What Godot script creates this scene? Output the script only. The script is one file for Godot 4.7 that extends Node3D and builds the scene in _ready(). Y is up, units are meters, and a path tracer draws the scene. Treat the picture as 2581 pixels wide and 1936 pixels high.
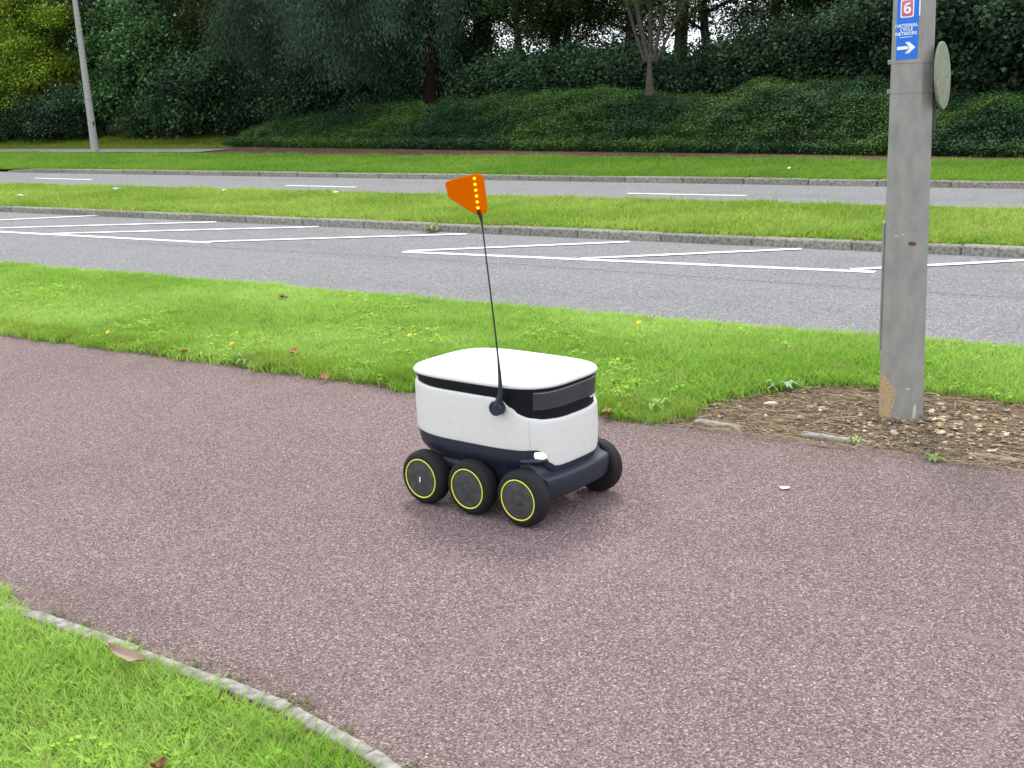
extends Node3D
# A six-wheeled delivery robot on a red cycle path; the road runs along x, the trees stand towards -z.

var rng := RandomNumberGenerator.new()
var wob := FastNoiseLite.new()
var mats := {}

# ---------------------------------------------------------------- mesh helper
class Shape:
	var v := PackedVector3Array()
	var i := PackedInt32Array()
	var c := PackedColorArray()
	var uv := PackedVector2Array()
	func add(p: Vector3, col := Color.WHITE, t := Vector2.ZERO) -> int:
		v.append(p)
		c.append(col)
		uv.append(t)
		return v.size() - 1
	func tri(a: int, b: int, d: int) -> void:      # counter-clockwise seen from outside
		i.append(a)
		i.append(d)
		i.append(b)
	func quad(a: int, b: int, d: int, e: int) -> void:
		tri(a, b, d)
		tri(a, d, e)
	func face(pts: Array) -> void:                  # flat convex polygon, its own vertices
		var f := v.size()
		for p in pts:
			add(p)
		for k in range(1, pts.size() - 1):
			tri(f, f + k, f + k + 1)
	func rows(rings: Array, closed := true) -> void: # a skin over rings of equal count; smooth
		var f := v.size()
		var n: int = rings[0].size()
		for r in rings:
			for p in r:
				add(p)
		for r in rings.size() - 1:
			for k in (n if closed else n - 1):
				var k2 := (k + 1) % n
				quad(f + r * n + k, f + r * n + k2, f + (r + 1) * n + k2, f + (r + 1) * n + k)
	func cap(ring: Array, up := true) -> void:
		var f := v.size()
		var m := Vector3.ZERO
		for p in ring:
			m += p
		add(m / ring.size())
		for p in ring:
			add(p)
		for k in ring.size():
			if up:
				tri(f, f + 1 + k, f + 1 + (k + 1) % ring.size())
			else:
				tri(f, f + 1 + (k + 1) % ring.size(), f + 1 + k)
	func box(at: Vector3, size: Vector3, b := Basis.IDENTITY, ch := 0.0) -> void: # box with chamfered edges
		var h := size / 2.0
		for ax in 3:
			for s in [-1.0, 1.0]:
				var u := (ax + 1) % 3
				var w := (ax + 2) % 3
				var q := []
				for e in [[-1, -1], [1, -1], [1, 1], [-1, 1]]:
					var p := Vector3.ZERO
					p[ax] = h[ax] * s
					p[u] = (h[u] - ch) * e[0]
					p[w] = (h[w] - ch) * e[1]
					q.append(at + b * p)
				if s < 0:
					q.reverse()
				face(q)
		if ch <= 0.0:
			return
		for ax in 3:
			var u := (ax + 1) % 3
			var w := (ax + 2) % 3
			for s in [[-1, -1], [1, -1], [1, 1], [-1, 1]]:
				var q := []
				for e in [[-1, 0], [1, 0], [1, 1], [-1, 1]]:
					var p := Vector3.ZERO
					p[ax] = (h[ax] - ch) * e[0]
					p[u] = (h[u] - (ch if e[1] == 1 else 0.0)) * s[0]
					p[w] = (h[w] - (0.0 if e[1] == 1 else ch)) * s[1]
					q.append(at + b * p)
				if s[0] * s[1] < 0:
					q.reverse()
				face(q)
		for sx in [-1, 1]:
			for sy in [-1, 1]:
				for sz in [-1, 1]:
					var q := [at + b * Vector3(h.x * sx, (h.y - ch) * sy, (h.z - ch) * sz), at + b * Vector3((h.x - ch) * sx, h.y * sy, (h.z - ch) * sz), at + b * Vector3((h.x - ch) * sx, (h.y - ch) * sy, h.z * sz)]
					if sx * sy * sz < 0:
						q.reverse()
					face(q)
	func tube(pts: Array, rad: Array, sides := 10, capped := true) -> void:
		var rings := []
		var side := Vector3.ZERO
		for k in pts.size():
			var d: Vector3 = (pts[mini(k + 1, pts.size() - 1)] - pts[maxi(k - 1, 0)]).normalized()
			if side == Vector3.ZERO:
				side = d.cross(Vector3(0.31, 0.2, 0.93)).normalized()
			side = (side - d * side.dot(d)).normalized()
			var up := d.cross(side)
			var ring := []
			for s in sides:
				var a := TAU * s / sides
				ring.append(pts[k] + (side * cos(a) + up * sin(a)) * rad[k])
			rings.append(ring)
		rows(rings)
		if capped:
			cap(rings[0], false)
			cap(rings[-1], true)
	func lathe_z(prof: Array, at: Vector3, sides := 48) -> void: # profile of (radius, z) turned about z
		var rings := []
		for p in prof:
			var ring := []
			for s in sides:
				var a := TAU * s / sides
				ring.append(at + Vector3(cos(a) * p[0], sin(a) * p[0], p[1]))
			rings.append(ring)
		rows(rings)
	func mesh(colored := false, flat := false) -> ArrayMesh:
		var n := PackedVector3Array()
		var vv := v
		var ii := i
		var cc := c
		var tt := uv
		if flat:
			vv = PackedVector3Array()
			cc = PackedColorArray()
			tt = PackedVector2Array()
			ii = PackedInt32Array()
			for k in i.size():
				vv.append(v[i[k]])
				cc.append(c[i[k]])
				tt.append(uv[i[k]])
				ii.append(k)
		n.resize(vv.size())
		for k in range(0, ii.size(), 3):
			var w := (vv[ii[k + 2]] - vv[ii[k]]).cross(vv[ii[k + 1]] - vv[ii[k]])
			n[ii[k]] += w
			n[ii[k + 1]] += w
			n[ii[k + 2]] += w
		for k in n.size():
			n[k] = n[k].normalized() if n[k].length_squared() > 1e-24 else Vector3.UP
		var a := []
		a.resize(Mesh.ARRAY_MAX)
		a[Mesh.ARRAY_VERTEX] = vv
		a[Mesh.ARRAY_NORMAL] = n
		a[Mesh.ARRAY_TEX_UV] = tt
		if colored:
			a[Mesh.ARRAY_COLOR] = cc
		a[Mesh.ARRAY_INDEX] = ii
		var m := ArrayMesh.new()
		m.add_surface_from_arrays(Mesh.PRIMITIVE_TRIANGLES, a)
		return m

# ---------------------------------------------------------------- scene helpers
func put(called: String, mesh: Mesh, mat: Material, parent: Node = self) -> MeshInstance3D:
	var o := MeshInstance3D.new()
	o.name = called
	o.mesh = mesh
	o.material_override = mat
	parent.add_child(o, true)
	return o

func tag(o: Node, label: String, category := "", group := "", kind := "") -> Node:
	o.set_meta("label", label)
	if category:
		o.set_meta("category", category)
	if group:
		o.set_meta("group", group)
	if kind:
		o.set_meta("kind", kind)
	return o

func thing(called: String, at: Vector3, label: String, category: String, group := "", turn := 0.0) -> Node3D:
	var o := Node3D.new()
	o.name = called
	add_child(o, true)
	o.position = at
	o.rotation.y = turn
	tag(o, label, category, group)
	return o

func ground(called: String, mesh: Mesh, mat: Material) -> MeshInstance3D:
	var o := put(called, mesh, mat)
	o.set_meta("kind", "structure")
	return o

func copies(called: String, mesh: Mesh, mat: Material, where: Array, tint: Array, parent: Node = self) -> MultiMeshInstance3D:
	var mm := MultiMesh.new()
	mm.transform_format = MultiMesh.TRANSFORM_3D
	mm.use_colors = true
	mm.mesh = mesh
	mm.instance_count = where.size()
	for k in where.size():
		mm.set_instance_transform(k, where[k])
		mm.set_instance_color(k, tint[k])
	var o := MultiMeshInstance3D.new()
	o.name = called
	o.multimesh = mm
	o.material_override = mat
	parent.add_child(o, true)
	o.set_meta("kind", "stuff")
	return o

func lin(r: float, g: float, b: float) -> Color:    # linear base colour -> what albedo_color wants
	return Color(r, g, b).linear_to_srgb()

func paint(called: String, col: Color, rough := 0.6, spec := 0.5) -> StandardMaterial3D:
	var m := StandardMaterial3D.new()
	m.resource_name = called
	m.albedo_color = col
	m.roughness = rough
	m.metallic_specular = spec
	mats[called] = m
	return m

func tinted(called: String, rough: float, back := 0.0, spec := 0.3) -> StandardMaterial3D:  # takes the colour of each copy
	var m := paint(called, Color.WHITE, rough, spec)
	m.vertex_color_use_as_albedo = true
	if back > 0.0:
		m.backlight_enabled = true
		m.backlight = Color(back, back, back).linear_to_srgb()
	return m

func fnl(type: int, freq: float, sd: int, oct := 1) -> FastNoiseLite:
	var n := FastNoiseLite.new()
	n.noise_type = type
	n.frequency = freq
	n.seed = sd
	n.fractal_type = FastNoiseLite.FRACTAL_FBM if oct > 1 else FastNoiseLite.FRACTAL_NONE
	n.fractal_octaves = oct
	return n

func noise_tex(n: FastNoiseLite, size: int, ramp: Array = []) -> NoiseTexture2D:
	var t := NoiseTexture2D.new()
	t.width = size
	t.height = size
	t.seamless = true
	t.seamless_blend_skirt = 0.06
	t.noise = n
	if ramp.size():
		var g := Gradient.new()
		var off := PackedFloat32Array()
		var cols := PackedColorArray()
		for r in ramp:
			off.append(r[0])
			cols.append(r[1])
		g.offsets = off
		g.colors = cols
		t.color_ramp = g
	return t

func chips(called: String, ramp: Array, tile: float, cell_px: float, relief: float, sd: int, rough := 0.9) -> StandardMaterial3D:
	# stone chips pressed into a binder: a colour for every chip and a relief of the same cells
	var size := 2048
	var val := fnl(FastNoiseLite.TYPE_CELLULAR, 1.0 / cell_px, sd)
	val.cellular_return_type = FastNoiseLite.RETURN_CELL_VALUE
	val.cellular_distance_function = FastNoiseLite.DISTANCE_EUCLIDEAN
	val.cellular_jitter = 1.0
	var dis := fnl(FastNoiseLite.TYPE_CELLULAR, 1.0 / cell_px, sd)
	dis.cellular_return_type = FastNoiseLite.RETURN_DISTANCE2_SUB
	dis.cellular_distance_function = FastNoiseLite.DISTANCE_EUCLIDEAN
	dis.cellular_jitter = 1.0
	var m := paint(called, Color.WHITE, rough, 0.35)
	m.albedo_texture = noise_tex(val, size, ramp)
	m.heightmap_enabled = true
	m.heightmap_texture = noise_tex(dis, size)
	m.heightmap_scale = relief
	m.uv1_triplanar = true
	m.uv1_world_triplanar = true
	m.uv1_scale = Vector3.ONE / tile
	m.vertex_color_use_as_albedo = true
	return m

func sheet(x0: float, x1: float, z0: float, z1: float, nx: int, nz: int, y: Callable, col: Callable) -> ArrayMesh:
	var s := Shape.new()
	for b in nz + 1:
		for a in nx + 1:
			var x := lerpf(x0, x1, float(a) / nx)
			var z := lerpf(z0, z1, float(b) / nz)
			s.add(Vector3(x, y.call(x, z), z), col.call(x, z))
	for b in nz:
		for a in nx:
			var f := b * (nx + 1) + a
			s.quad(f, f + nx + 1, f + nx + 2, f + 1)
	return s.mesh(true)

func rot(turn: float, tilt: float, roll: float, size: Vector3) -> Basis:
	return Basis(Vector3.UP, turn) * Basis(Vector3.RIGHT, tilt) * Basis(Vector3.FORWARD, roll) * Basis.from_scale(size)

# ---------------------------------------------------------------- small plants
func tuft(blades: int, radius: float, h0: float, h1: float, width: float, lean: float) -> ArrayMesh:
	var s := Shape.new()
	for b in blades:
		var a := rng.randf() * TAU
		var r := radius * sqrt(rng.randf())
		var root := Vector3(cos(a) * r, -0.005, sin(a) * r)
		var h := rng.randf_range(h0, h1)
		var t := rng.randf() * TAU
		var dir := Vector3(cos(t), 0, sin(t))
		var side := Vector3(-sin(t), 0, cos(t)) * width * rng.randf_range(0.6, 1.2) * 0.5
		var out := h * lean * rng.randf_range(0.2, 1.3)
		var mid := root + Vector3.UP * h * 0.6 + dir * out * 0.35
		var tip := root + Vector3.UP * h + dir * out
		var g := rng.randf_range(0.75, 1.2)
		var c0 := Color(g, g, g)
		var p := s.add(root - side, c0)
		s.add(root + side, c0)
		s.add(mid - side * 0.8, c0)
		s.add(mid + side * 0.8, c0)
		s.add(tip, c0)
		s.quad(p, p + 1, p + 3, p + 2)
		s.tri(p + 2, p + 3, p + 4)
	return s.mesh(true)

func rosette(leaves: int, length: float, width: float, rise: float) -> ArrayMesh:   # flat broad-leaved weed
	var s := Shape.new()
	for b in leaves:
		var t := TAU * b / leaves + rng.randf_range(-0.3, 0.3)
		var dir := Vector3(cos(t), 0, sin(t))
		var side := Vector3(-sin(t), 0, cos(t)) * width * 0.5
		var l := length * rng.randf_range(0.6, 1.1)
		var up := rise * rng.randf_range(0.3, 1.2)
		var g := rng.randf_range(0.85, 1.15)
		var c0 := Color(g, g, g)
		var p := s.add(Vector3(0, 0.004, 0), c0)
		var m := dir * l * 0.55 + Vector3.UP * up
		s.add(m - side + Vector3.UP * 0.006, c0)
		s.add(m, c0)
		s.add(m + side + Vector3.UP * 0.006, c0)
		s.add(dir * l + Vector3.UP * up * 0.6, c0)
		s.tri(p, p + 2, p + 1)
		s.tri(p, p + 3, p + 2)
		s.tri(p + 1, p + 2, p + 4)
		s.tri(p + 2, p + 3, p + 4)
	return s.mesh(true)

func clover(leaves: int, spread: float, size: float) -> ArrayMesh:   # rounded leaves at uneven heights
	var s := Shape.new()
	for b in leaves:
		var t := rng.randf() * TAU
		var r := spread * sqrt(rng.randf())
		var at := Vector3(cos(t) * r, rng.randf_range(0.004, 0.035), sin(t) * r)
		var tilt := Basis(Vector3.UP, rng.randf() * TAU) * Basis(Vector3.RIGHT, rng.randf_range(-0.7, 0.7))
		var z := size * rng.randf_range(0.6, 1.2)
		var g := rng.randf_range(0.75, 1.2)
		var c0 := Color(g, g, g)
		var f := s.add(at + tilt * Vector3(0, -0.1 * z, 0), c0)
		for k in 7:
			var a := TAU * k / 7
			s.add(at + tilt * Vector3(cos(a) * z * 0.5, 0.04 * z * cos(2 * a), sin(a) * z * 0.36), c0)
		for k in 7:
			s.tri(f, f + 1 + (k + 1) % 7, f + 1 + k)
	return s.mesh(true)

func leaf_clump(leaves: int, radius: float, length: float, width: float, droop: float) -> ArrayMesh:
	var s := Shape.new()
	for b in leaves:
		var at := Vector3(rng.randfn(), rng.randfn(), rng.randfn()) * radius * 0.6
		var t := rng.randf() * TAU
		var d := Vector3(cos(t), rng.randf_range(-0.5, 0.4) - droop * 2.0, sin(t)).normalized()
		var side := d.cross(Vector3(rng.randf_range(-0.6, 0.6), 1, rng.randf_range(-0.6, 0.6))).normalized() * width * 0.5
		var n := side.cross(d).normalized() * width * 0.18
		var l := length * rng.randf_range(0.6, 1.2)
		var g := rng.randf_range(0.7, 1.3)
		var c0 := Color(g, g, g)
		var p := s.add(at, c0)
		s.add(at + d * l * 0.45 - side + n, c0)
		s.add(at + d * l * 0.45 + side + n, c0)
		s.add(at + d * l, c0)
		s.tri(p, p + 2, p + 1)
		s.tri(p + 1, p + 2, p + 3)
	return s.mesh(true)

func mix_tint(base: Color, other: Color, spread: float) -> Color:
	var k := rng.randf()
	var g := rng.randf_range(1.0 - spread, 1.0 + spread)
	return Color(lerpf(base.r, other.r, k) * g, lerpf(base.g, other.g, k) * g, lerpf(base.b, other.b, k) * g)

# scatter grass tufts over a strip; keep(x, n) says how likely a tuft stands there, n = distance from the camera's side (-z)
func lawn(called: String, label: String, mesh: Mesh, x0: float, x1: float, n0: float, n1: float, per_m2: float, y: Callable, keep: Callable, a: Color, b: Color, size := 1.0) -> void:
	var where := []
	var tint := []
	for k in int((x1 - x0) * (n1 - n0) * per_m2):
		var x := rng.randf_range(x0, x1)
		var n := rng.randf_range(n0, n1)
		if rng.randf() > keep.call(x, n):
			continue
		var big := wob.get_noise_2d(x * 90.0, n * 90.0)
		var s := size * rng.randf_range(0.7, 1.2) * (1.0 + 0.35 * big)
		where.append(Transform3D(rot(rng.randf() * TAU, rng.randf_range(-0.25, 0.25), rng.randf_range(-0.25, 0.25), Vector3(s, s, s)), Vector3(x, y.call(x, n), -n)))
		var patch := clampf(0.5 + 0.9 * wob.get_noise_2d(x * 40.0 + 300.0, n * 40.0), 0, 1)
		var q := a.lerp(b, clampf(patch + rng.randf_range(-0.35, 0.35), 0, 1))
		if rng.randf() < 0.05:
			q = Color(0.33, 0.28, 0.12)
		tint.append(q * rng.randf_range(0.8, 1.2))
	var o := copies(called, mesh, mats["grass_blade"], where, tint)
	tag(o, label, "grass")

# ---------------------------------------------------------------- ground levels
func hedge_foot(x: float) -> float:                  # where the planted bank starts, as a distance -z
	return 19.66 + clampf((-x - 4.5) * 0.135, -1.5, 2.75)

func hedge_top(x: float) -> float:
	var pts := [[-26.0, 0.2], [-24.2, 0.2], [-23.5, 0.42], [-22.5, 0.62], [-20.0, 0.8], [-16.0, 0.97], [-13.3, 1.0], [-11.2, 0.8], [-8.9, 1.07], [-7.6, 1.08], [-5.7, 0.68], [-4.9, 0.83], [-2.0, 0.95], [6.0, 0.9]]
	if x <= pts[0][0]:
		return pts[0][1]
	for k in range(1, pts.size()):
		if x < pts[k][0]:
			return lerpf(pts[k - 1][1], pts[k][1], smoothstep(pts[k - 1][0], pts[k][0], x))
	return 0.9

func bank_y(x: float, n: float) -> float:
	var s := (n - hedge_foot(x)) / 1.6
	if s <= 0.0:
		return 0.066
	var t := 1.0 - pow(1.0 - minf(s, 1.0), 2.2)
	return 0.066 + (hedge_top(x) - 0.07) * t + maxf(s - 1.0, 0.0) * 0.05 + 0.12 * t * (1.0 - smoothstep(1.0, 2.5, s)) * wob.get_noise_2d(x * 30.0, n * 45.0)

func hedge_end(n: float) -> float:                   # the planted part begins right of this x
	return -23.9 + 0.25 * (n - 22.0) * (n - 22.0) * 0.2

func verge_y(_x: float, n: float) -> float:
	return 0.004 + 0.022 * sin(clampf((n - 4.9) / 2.1, 0, 1) * PI)

func bare(x: float, n: float) -> float:              # 1 in the bare soil round the pole, 0 in the grass
	var e := 0.10 * wob.get_noise_2d(x * 160.0, n * 160.0)
	var far := 5.93 - 1.1 * pow(clampf((-x - 2.0) / 0.72, 0, 1), 2.0) + 0.05 * clampf(x + 1.7, 0, 3)
	return clampf((far + e - n) / 0.08, 0, 1) * clampf((x + 2.62 + e) / 0.1, 0, 1)

# ---------------------------------------------------------------- build
func _ready() -> void:
	rng.seed = 7
	wob.seed = 11
	wob.frequency = 0.01
	wob.fractal_octaves = 3
	view_and_light()
	materials()
	ground_and_roads()
	bank_and_hedge()
	trees()
	grass()
	far_lamp()
	near_pole()
	robot()
	small_things()

func view_and_light() -> void:
	var cam := Camera3D.new()
	cam.name = "camera"
	add_child(cam)
	cam.position = Vector3(0, 1.59, 0)
	cam.basis = Basis(Vector3.UP, deg_to_rad(34.971)) * Basis(Vector3.RIGHT, deg_to_rad(-13.916)) * Basis(Vector3.BACK, deg_to_rad(-2.414))
	cam.fov = 33.888
	cam.near = 0.05
	cam.far = 2000.0
	cam.current = true
	var env := Environment.new()
	env.background_mode = Environment.BG_SKY
	var sky := ProceduralSkyMaterial.new()
	sky.sky_top_color = Color(0.95, 0.97, 1.0)
	sky.sky_horizon_color = Color(0.93, 0.95, 0.97)
	sky.sky_curve = 0.2
	sky.ground_bottom_color = Color(0.25, 0.27, 0.2)
	sky.ground_horizon_color = Color(0.5, 0.52, 0.5)
	sky.sun_angle_max = 30.0
	sky.sun_curve = 0.15
	env.sky = Sky.new()
	env.sky.sky_material = sky
	env.background_energy_multiplier = 1.0
	env.tonemap_mode = Environment.TONE_MAPPER_LINEAR
	env.tonemap_exposure = 2.25
	env.sdfgi_enabled = true
	env.ssao_enabled = true
	env.ssil_enabled = true
	var we := WorldEnvironment.new()
	we.name = "world_environment"
	we.environment = env
	add_child(we)
	var sun := DirectionalLight3D.new()
	sun.name = "sun"
	sun.light_energy = 0.4
	sun.sky_mode = DirectionalLight3D.SKY_MODE_LIGHT_ONLY
	sun.light_color = Color(1.0, 0.97, 0.92)
	sun.light_angular_distance = 14.0
	sun.shadow_enabled = true
	add_child(sun)
	sun.look_at_from_position(Vector3(-5, 12, -8), Vector3.ZERO)

func materials() -> void:
	chips("red_chippings", [[0.0, lin(0.145, 0.09, 0.088)], [0.3, lin(0.228, 0.154, 0.154)], [0.6, lin(0.272, 0.191, 0.192)], [0.82, lin(0.335, 0.246, 0.247)], [0.95, lin(0.45, 0.36, 0.355)], [1.0, lin(0.56, 0.5, 0.475)]], 1.37, 7.2, 1.2, 3)
	chips("grey_chippings", [[0.0, lin(0.115, 0.115, 0.12)], [0.35, lin(0.195, 0.195, 0.2)], [0.7, lin(0.247, 0.246, 0.249)], [0.9, lin(0.31, 0.306, 0.304)], [1.0, lin(0.42, 0.41, 0.4)]], 1.9, 8.5, 0.9, 9)
	var soil := chips("soil", [[0.0, lin(0.05, 0.034, 0.022)], [0.4, lin(0.095, 0.066, 0.042)], [0.75, lin(0.14, 0.1, 0.066)], [1.0, lin(0.24, 0.185, 0.13)]], 1.3, 16.0, 1.2, 21)
	soil.roughness = 1.0
	var con := paint("concrete", lin(1, 1, 1), 0.9, 0.3)
	con.albedo_texture = noise_tex(fnl(FastNoiseLite.TYPE_SIMPLEX_SMOOTH, 0.02, 4, 5), 1024, [[0.0, lin(0.1, 0.095, 0.08)], [0.45, lin(0.21, 0.2, 0.175)], [0.7, lin(0.29, 0.28, 0.25)], [1.0, lin(0.37, 0.36, 0.33)]])
	con.uv1_triplanar = true
	con.uv1_world_triplanar = true
	con.uv1_scale = Vector3.ONE / 0.9
	con.heightmap_enabled = true
	con.heightmap_texture = noise_tex(fnl(FastNoiseLite.TYPE_SIMPLEX, 0.09, 14, 3), 1024)
	con.heightmap_scale = 0.15
	con.vertex_color_use_as_albedo = true
	var line := paint("road_paint", lin(1, 1, 1), 0.7, 0.4)
	line.albedo_texture = noise_tex(fnl(FastNoiseLite.TYPE_SIMPLEX, 0.05, 6, 4), 1024, [[0.0, lin(0.3, 0.3, 0.3)], [0.3, lin(0.62, 0.62, 0.61)], [0.6, lin(0.8, 0.8, 0.79)], [1.0, lin(0.84, 0.84, 0.83)]])
	line.uv1_triplanar = true
	line.uv1_world_triplanar = true
	line.uv1_scale = Vector3.ONE / 1.1
	line.heightmap_enabled = true
	line.heightmap_texture = mats["grey_chippings"].heightmap_texture
	line.heightmap_scale = 0.15
	tinted("grass_blade", 0.6, 0.9, 0.3)
	tinted("leaf", 0.55, 0.45, 0.22)
	tinted("dry_bits", 0.9)
	tinted("stone_bits", 0.8)
	var bark := paint("bark", lin(1, 1, 1), 0.95, 0.2)
	bark.albedo_texture = noise_tex(fnl(FastNoiseLite.TYPE_SIMPLEX, 0.03, 31, 4), 512, [[0.0, lin(0.03, 0.025, 0.02)], [0.5, lin(0.085, 0.072, 0.058)], [1.0, lin(0.17, 0.15, 0.125)]])
	bark.uv1_triplanar = true
	bark.uv1_scale = Vector3(2.6, 0.5, 2.6)
	bark.heightmap_enabled = true
	bark.heightmap_texture = noise_tex(fnl(FastNoiseLite.TYPE_SIMPLEX, 0.05, 32, 3), 512)
	bark.heightmap_scale = 1.5
	var red := bark.duplicate() as StandardMaterial3D
	red.resource_name = "red_bark"
	red.albedo_color = Color(0.34, 0.26, 0.27)
	mats["red_bark"] = red

func ground_and_roads() -> void:
	var flat := func(_x: float, _z: float) -> float: return 0.0
	var white := func(_x: float, _z: float) -> Color: return Color.WHITE
	var s := Shape.new()
	s.face([Vector3(-500, -0.15, 500), Vector3(500, -0.15, 500), Vector3(500, -0.15, -900), Vector3(-500, -0.15, -900)])
	ground("ground", s.mesh(true), mats["soil"])
	# turf: the earth under the grass, one sheet for each strip
	var earth := func(x: float, z: float) -> Color:
		var g: float = 0.8 + 0.3 * wob.get_noise_2d(x * 120.0, z * 120.0)
		return Color(1.15 * g, 2.0 * g, 0.45 * g)
	s = Shape.new()
	for k in 65:
		var x := -12.0 + 0.25 * k
		for q in 9:
			var n := edging_n(x) - q * (0.1 if q < 6 else 0.9)
			s.add(Vector3(x, 0.004, -n), earth.call(x, -n))
		if k > 0:
			for q in 8:
				var f := (k - 1) * 9 + q
				s.quad(f, f + 1, f + 10, f + 9)
	ground("near_lawn_soil", s.mesh(true), mats["soil"])
	ground("verge_soil", sheet(-40, 14, -7.02, -4.88, 220, 12, func(x: float, z: float) -> float: return verge_y(x, -z) - 0.012, func(x: float, z: float) -> Color: return earth.call(x, z).lerp(Color(2.9, 2.6, 2.3), bare(x, -z))), mats["soil"])
	ground("median_soil", sheet(-60, 24, -13.2, -10.57, 120, 6, func(x: float, z: float) -> float: return 0.06, earth), mats["soil"])
	ground("far_verge_soil", sheet(-70, 24, -20.2, -15.97, 120, 6, func(x: float, z: float) -> float: return 0.06 if z < -16.0 else 0.055, earth), mats["soil"])
	# red cycle path and the two carriageways
	ground("cycle_path", sheet(-40, 16, -4.98, 0.6, 280, 54, func(x: float, z: float) -> float: return 0.0, func(x: float, z: float) -> Color:
		var g: float = 1.0 + 0.16 * wob.get_noise_2d(x * 55.0, z * 55.0) + 0.1 * wob.get_noise_2d(x * 400.0, z * 400.0)
		var dirt: float = clampf(1.0 - absf(-z - 4.95) / 0.35 + 0.9 * wob.get_noise_2d(x * 250.0, z * 250.0), 0, 1) * 0.45 + clampf(1.0 - absf(-z - edging_n(x) - 0.03) / 0.2 + 1.2 * wob.get_noise_2d(x * 250.0, z * 250.0 + 900.0), 0, 1) * 0.3
		return Color(g, g, g).lerp(Color(0.62, 0.68, 0.5), dirt)), mats["red_chippings"])
	var tone := func(x: float, z: float) -> Color:
		var g: float = 1.0 + 0.12 * wob.get_noise_2d(x * 14.0, z * 90.0) + 0.1 * wob.get_noise_2d(x * 300.0, z * 300.0)
		return Color(g, g, g * 1.01)
	var road := ground("near_road", sheet(-70, 24, -10.47, -6.95, 300, 24, func(x: float, z: float) -> float: return -0.008, tone), mats["grey_chippings"])
	ground("far_road", sheet(-90, 30, -16.02, -13.1, 240, 10, func(x: float, z: float) -> float: return -0.008, tone), mats["grey_chippings"])
	var far_road: Node = get_node("far_road")
	# white lines
	for l in [[-60.0, 7.6, -13.5, 8.87], [-13.5, 8.86, -10.0, 8.96], [-7.53, 9.08, -3.15, 9.39]]:
		painted(l[0], l[1], l[2], l[3], 0.09, road)
	for l in [[-17.4, 9.0, -15.9, 10.4], [-15.5, 9.1, -13.7, 10.5], [-14.1, 8.98, -11.44, 10.37], [-12.6, 8.93, -9.79, 10.36], [-10.1, 8.99, -7.71, 10.33], [-7.51, 9.12, -5.8, 10.31], [-5.68, 9.24, -4.13, 10.36], [-3.35, 9.43, -2.2, 10.36], [-1.2, 9.6, -0.1, 10.36]]:
		painted(l[0], l[1], l[2], l[3], 0.09, road, 0.003)
	for l in [[-21.2, 14.8, -19.4, 14.72], [-14.3, 14.47, -12.8, 14.43], [-8.12, 14.4, -6.47, 14.43], [-1.6, 14.4, 0.2, 14.4], [-28.4, 14.95, -26.5, 14.9]]:
		painted(l[0], l[1], l[2], l[3], 0.08, far_road)
	# a bitumen-sealed joint along the near lane
	s = Shape.new()
	var last := -1
	for k in 160:
		var x := -11.0 + 0.09 * k
		var z := -8.75 - 0.05 * sin(x * 0.7) + 0.03 * wob.get_noise_1d(x * 300.0)
		var w := 0.024 + 0.02 * wob.get_noise_1d(x * 900.0 + 40.0)
		var p := s.add(Vector3(x, -0.0068, z + w))
		s.add(Vector3(x, -0.0068, z - w))
		if last >= 0:
			s.quad(last, p, p + 1, last + 1)
		last = p
	for k in s.c.size():
		s.c[k] = Color(0.87, 0.87, 0.9)
	put("sealed_joint", s.mesh(true), mats["grey_chippings"], road)
	# kerbs: one stone after another
	var near_kerb := Node3D.new()
	near_kerb.name = "median_kerb"
	add_child(near_kerb)
	tag(near_kerb, "weathered grey concrete kerb along the grass median of the near road", "", "", "structure")
	kerb_row(near_kerb, -22.0, 3.0, 10.45, 0.066, 0.0)
	var far_kerb := Node3D.new()
	far_kerb.name = "far_kerb"
	add_child(far_kerb)
	tag(far_kerb, "pale concrete kerb along the far verge beyond the far road", "", "", "structure")
	kerb_row(far_kerb, -23.6, 3.0, 15.84, 0.07, 0.03)
	var edging := Node3D.new()
	edging.name = "path_edging"
	add_child(edging)
	tag(edging, "narrow pale concrete edging between the red path and the near lawn", "", "", "structure")
	var ends := [-6.0, -5.1, -4.2, -3.36, -2.85, -2.5, -2.22, -1.89, -1.56, -1.2, -0.6, 0.3]
	for k in ends.size() - 1:
		edging_stone(edging, ends[k], ends[k + 1], 0.011 + 0.004 * sin(k * 2.7))
	var old := Node3D.new()
	old.name = "buried_edging"
	add_child(old)
	tag(old, "half buried concrete edging along the bare soil by the pole", "", "", "structure")
	for e in [[-2.5, -2.27, 5.02, 0.022], [-1.99, -1.69, 5.045, 0.02], [-1.3, -1.03, 5.09, 0.012]]:
		s = Shape.new()
		s.box(Vector3((e[0] + e[1]) / 2, e[3] - 0.06, -e[2]), Vector3(e[1] - e[0], 0.1, 0.045), Basis(Vector3.UP, rng.randf_range(-0.08, 0.03)) * Basis(Vector3.BACK, rng.randf_range(-0.03, 0.03)), 0.006)
		put("edging_stone", s.mesh(true), mats["concrete"], old)
	# litter-covered earth at the foot of the planted bank, going over into a trodden path on the left
	ground("leaf_litter_strip", sheet(-24.5, 20, -23.0, -18.7, 160, 26, func(x: float, z: float) -> float:
		var v := 18.76 + 0.05 * (-x - 4.5) + 0.12 * wob.get_noise_1d(x * 60.0)
		return 0.072 if -z > v else 0.03, func(x: float, z: float) -> Color:
		var g: float = 0.8 + 0.35 * wob.get_noise_2d(x * 200.0, z * 200.0)
		return Color(g * 1.05, g * 0.85, g * 0.8)), mats["soil"])
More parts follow.
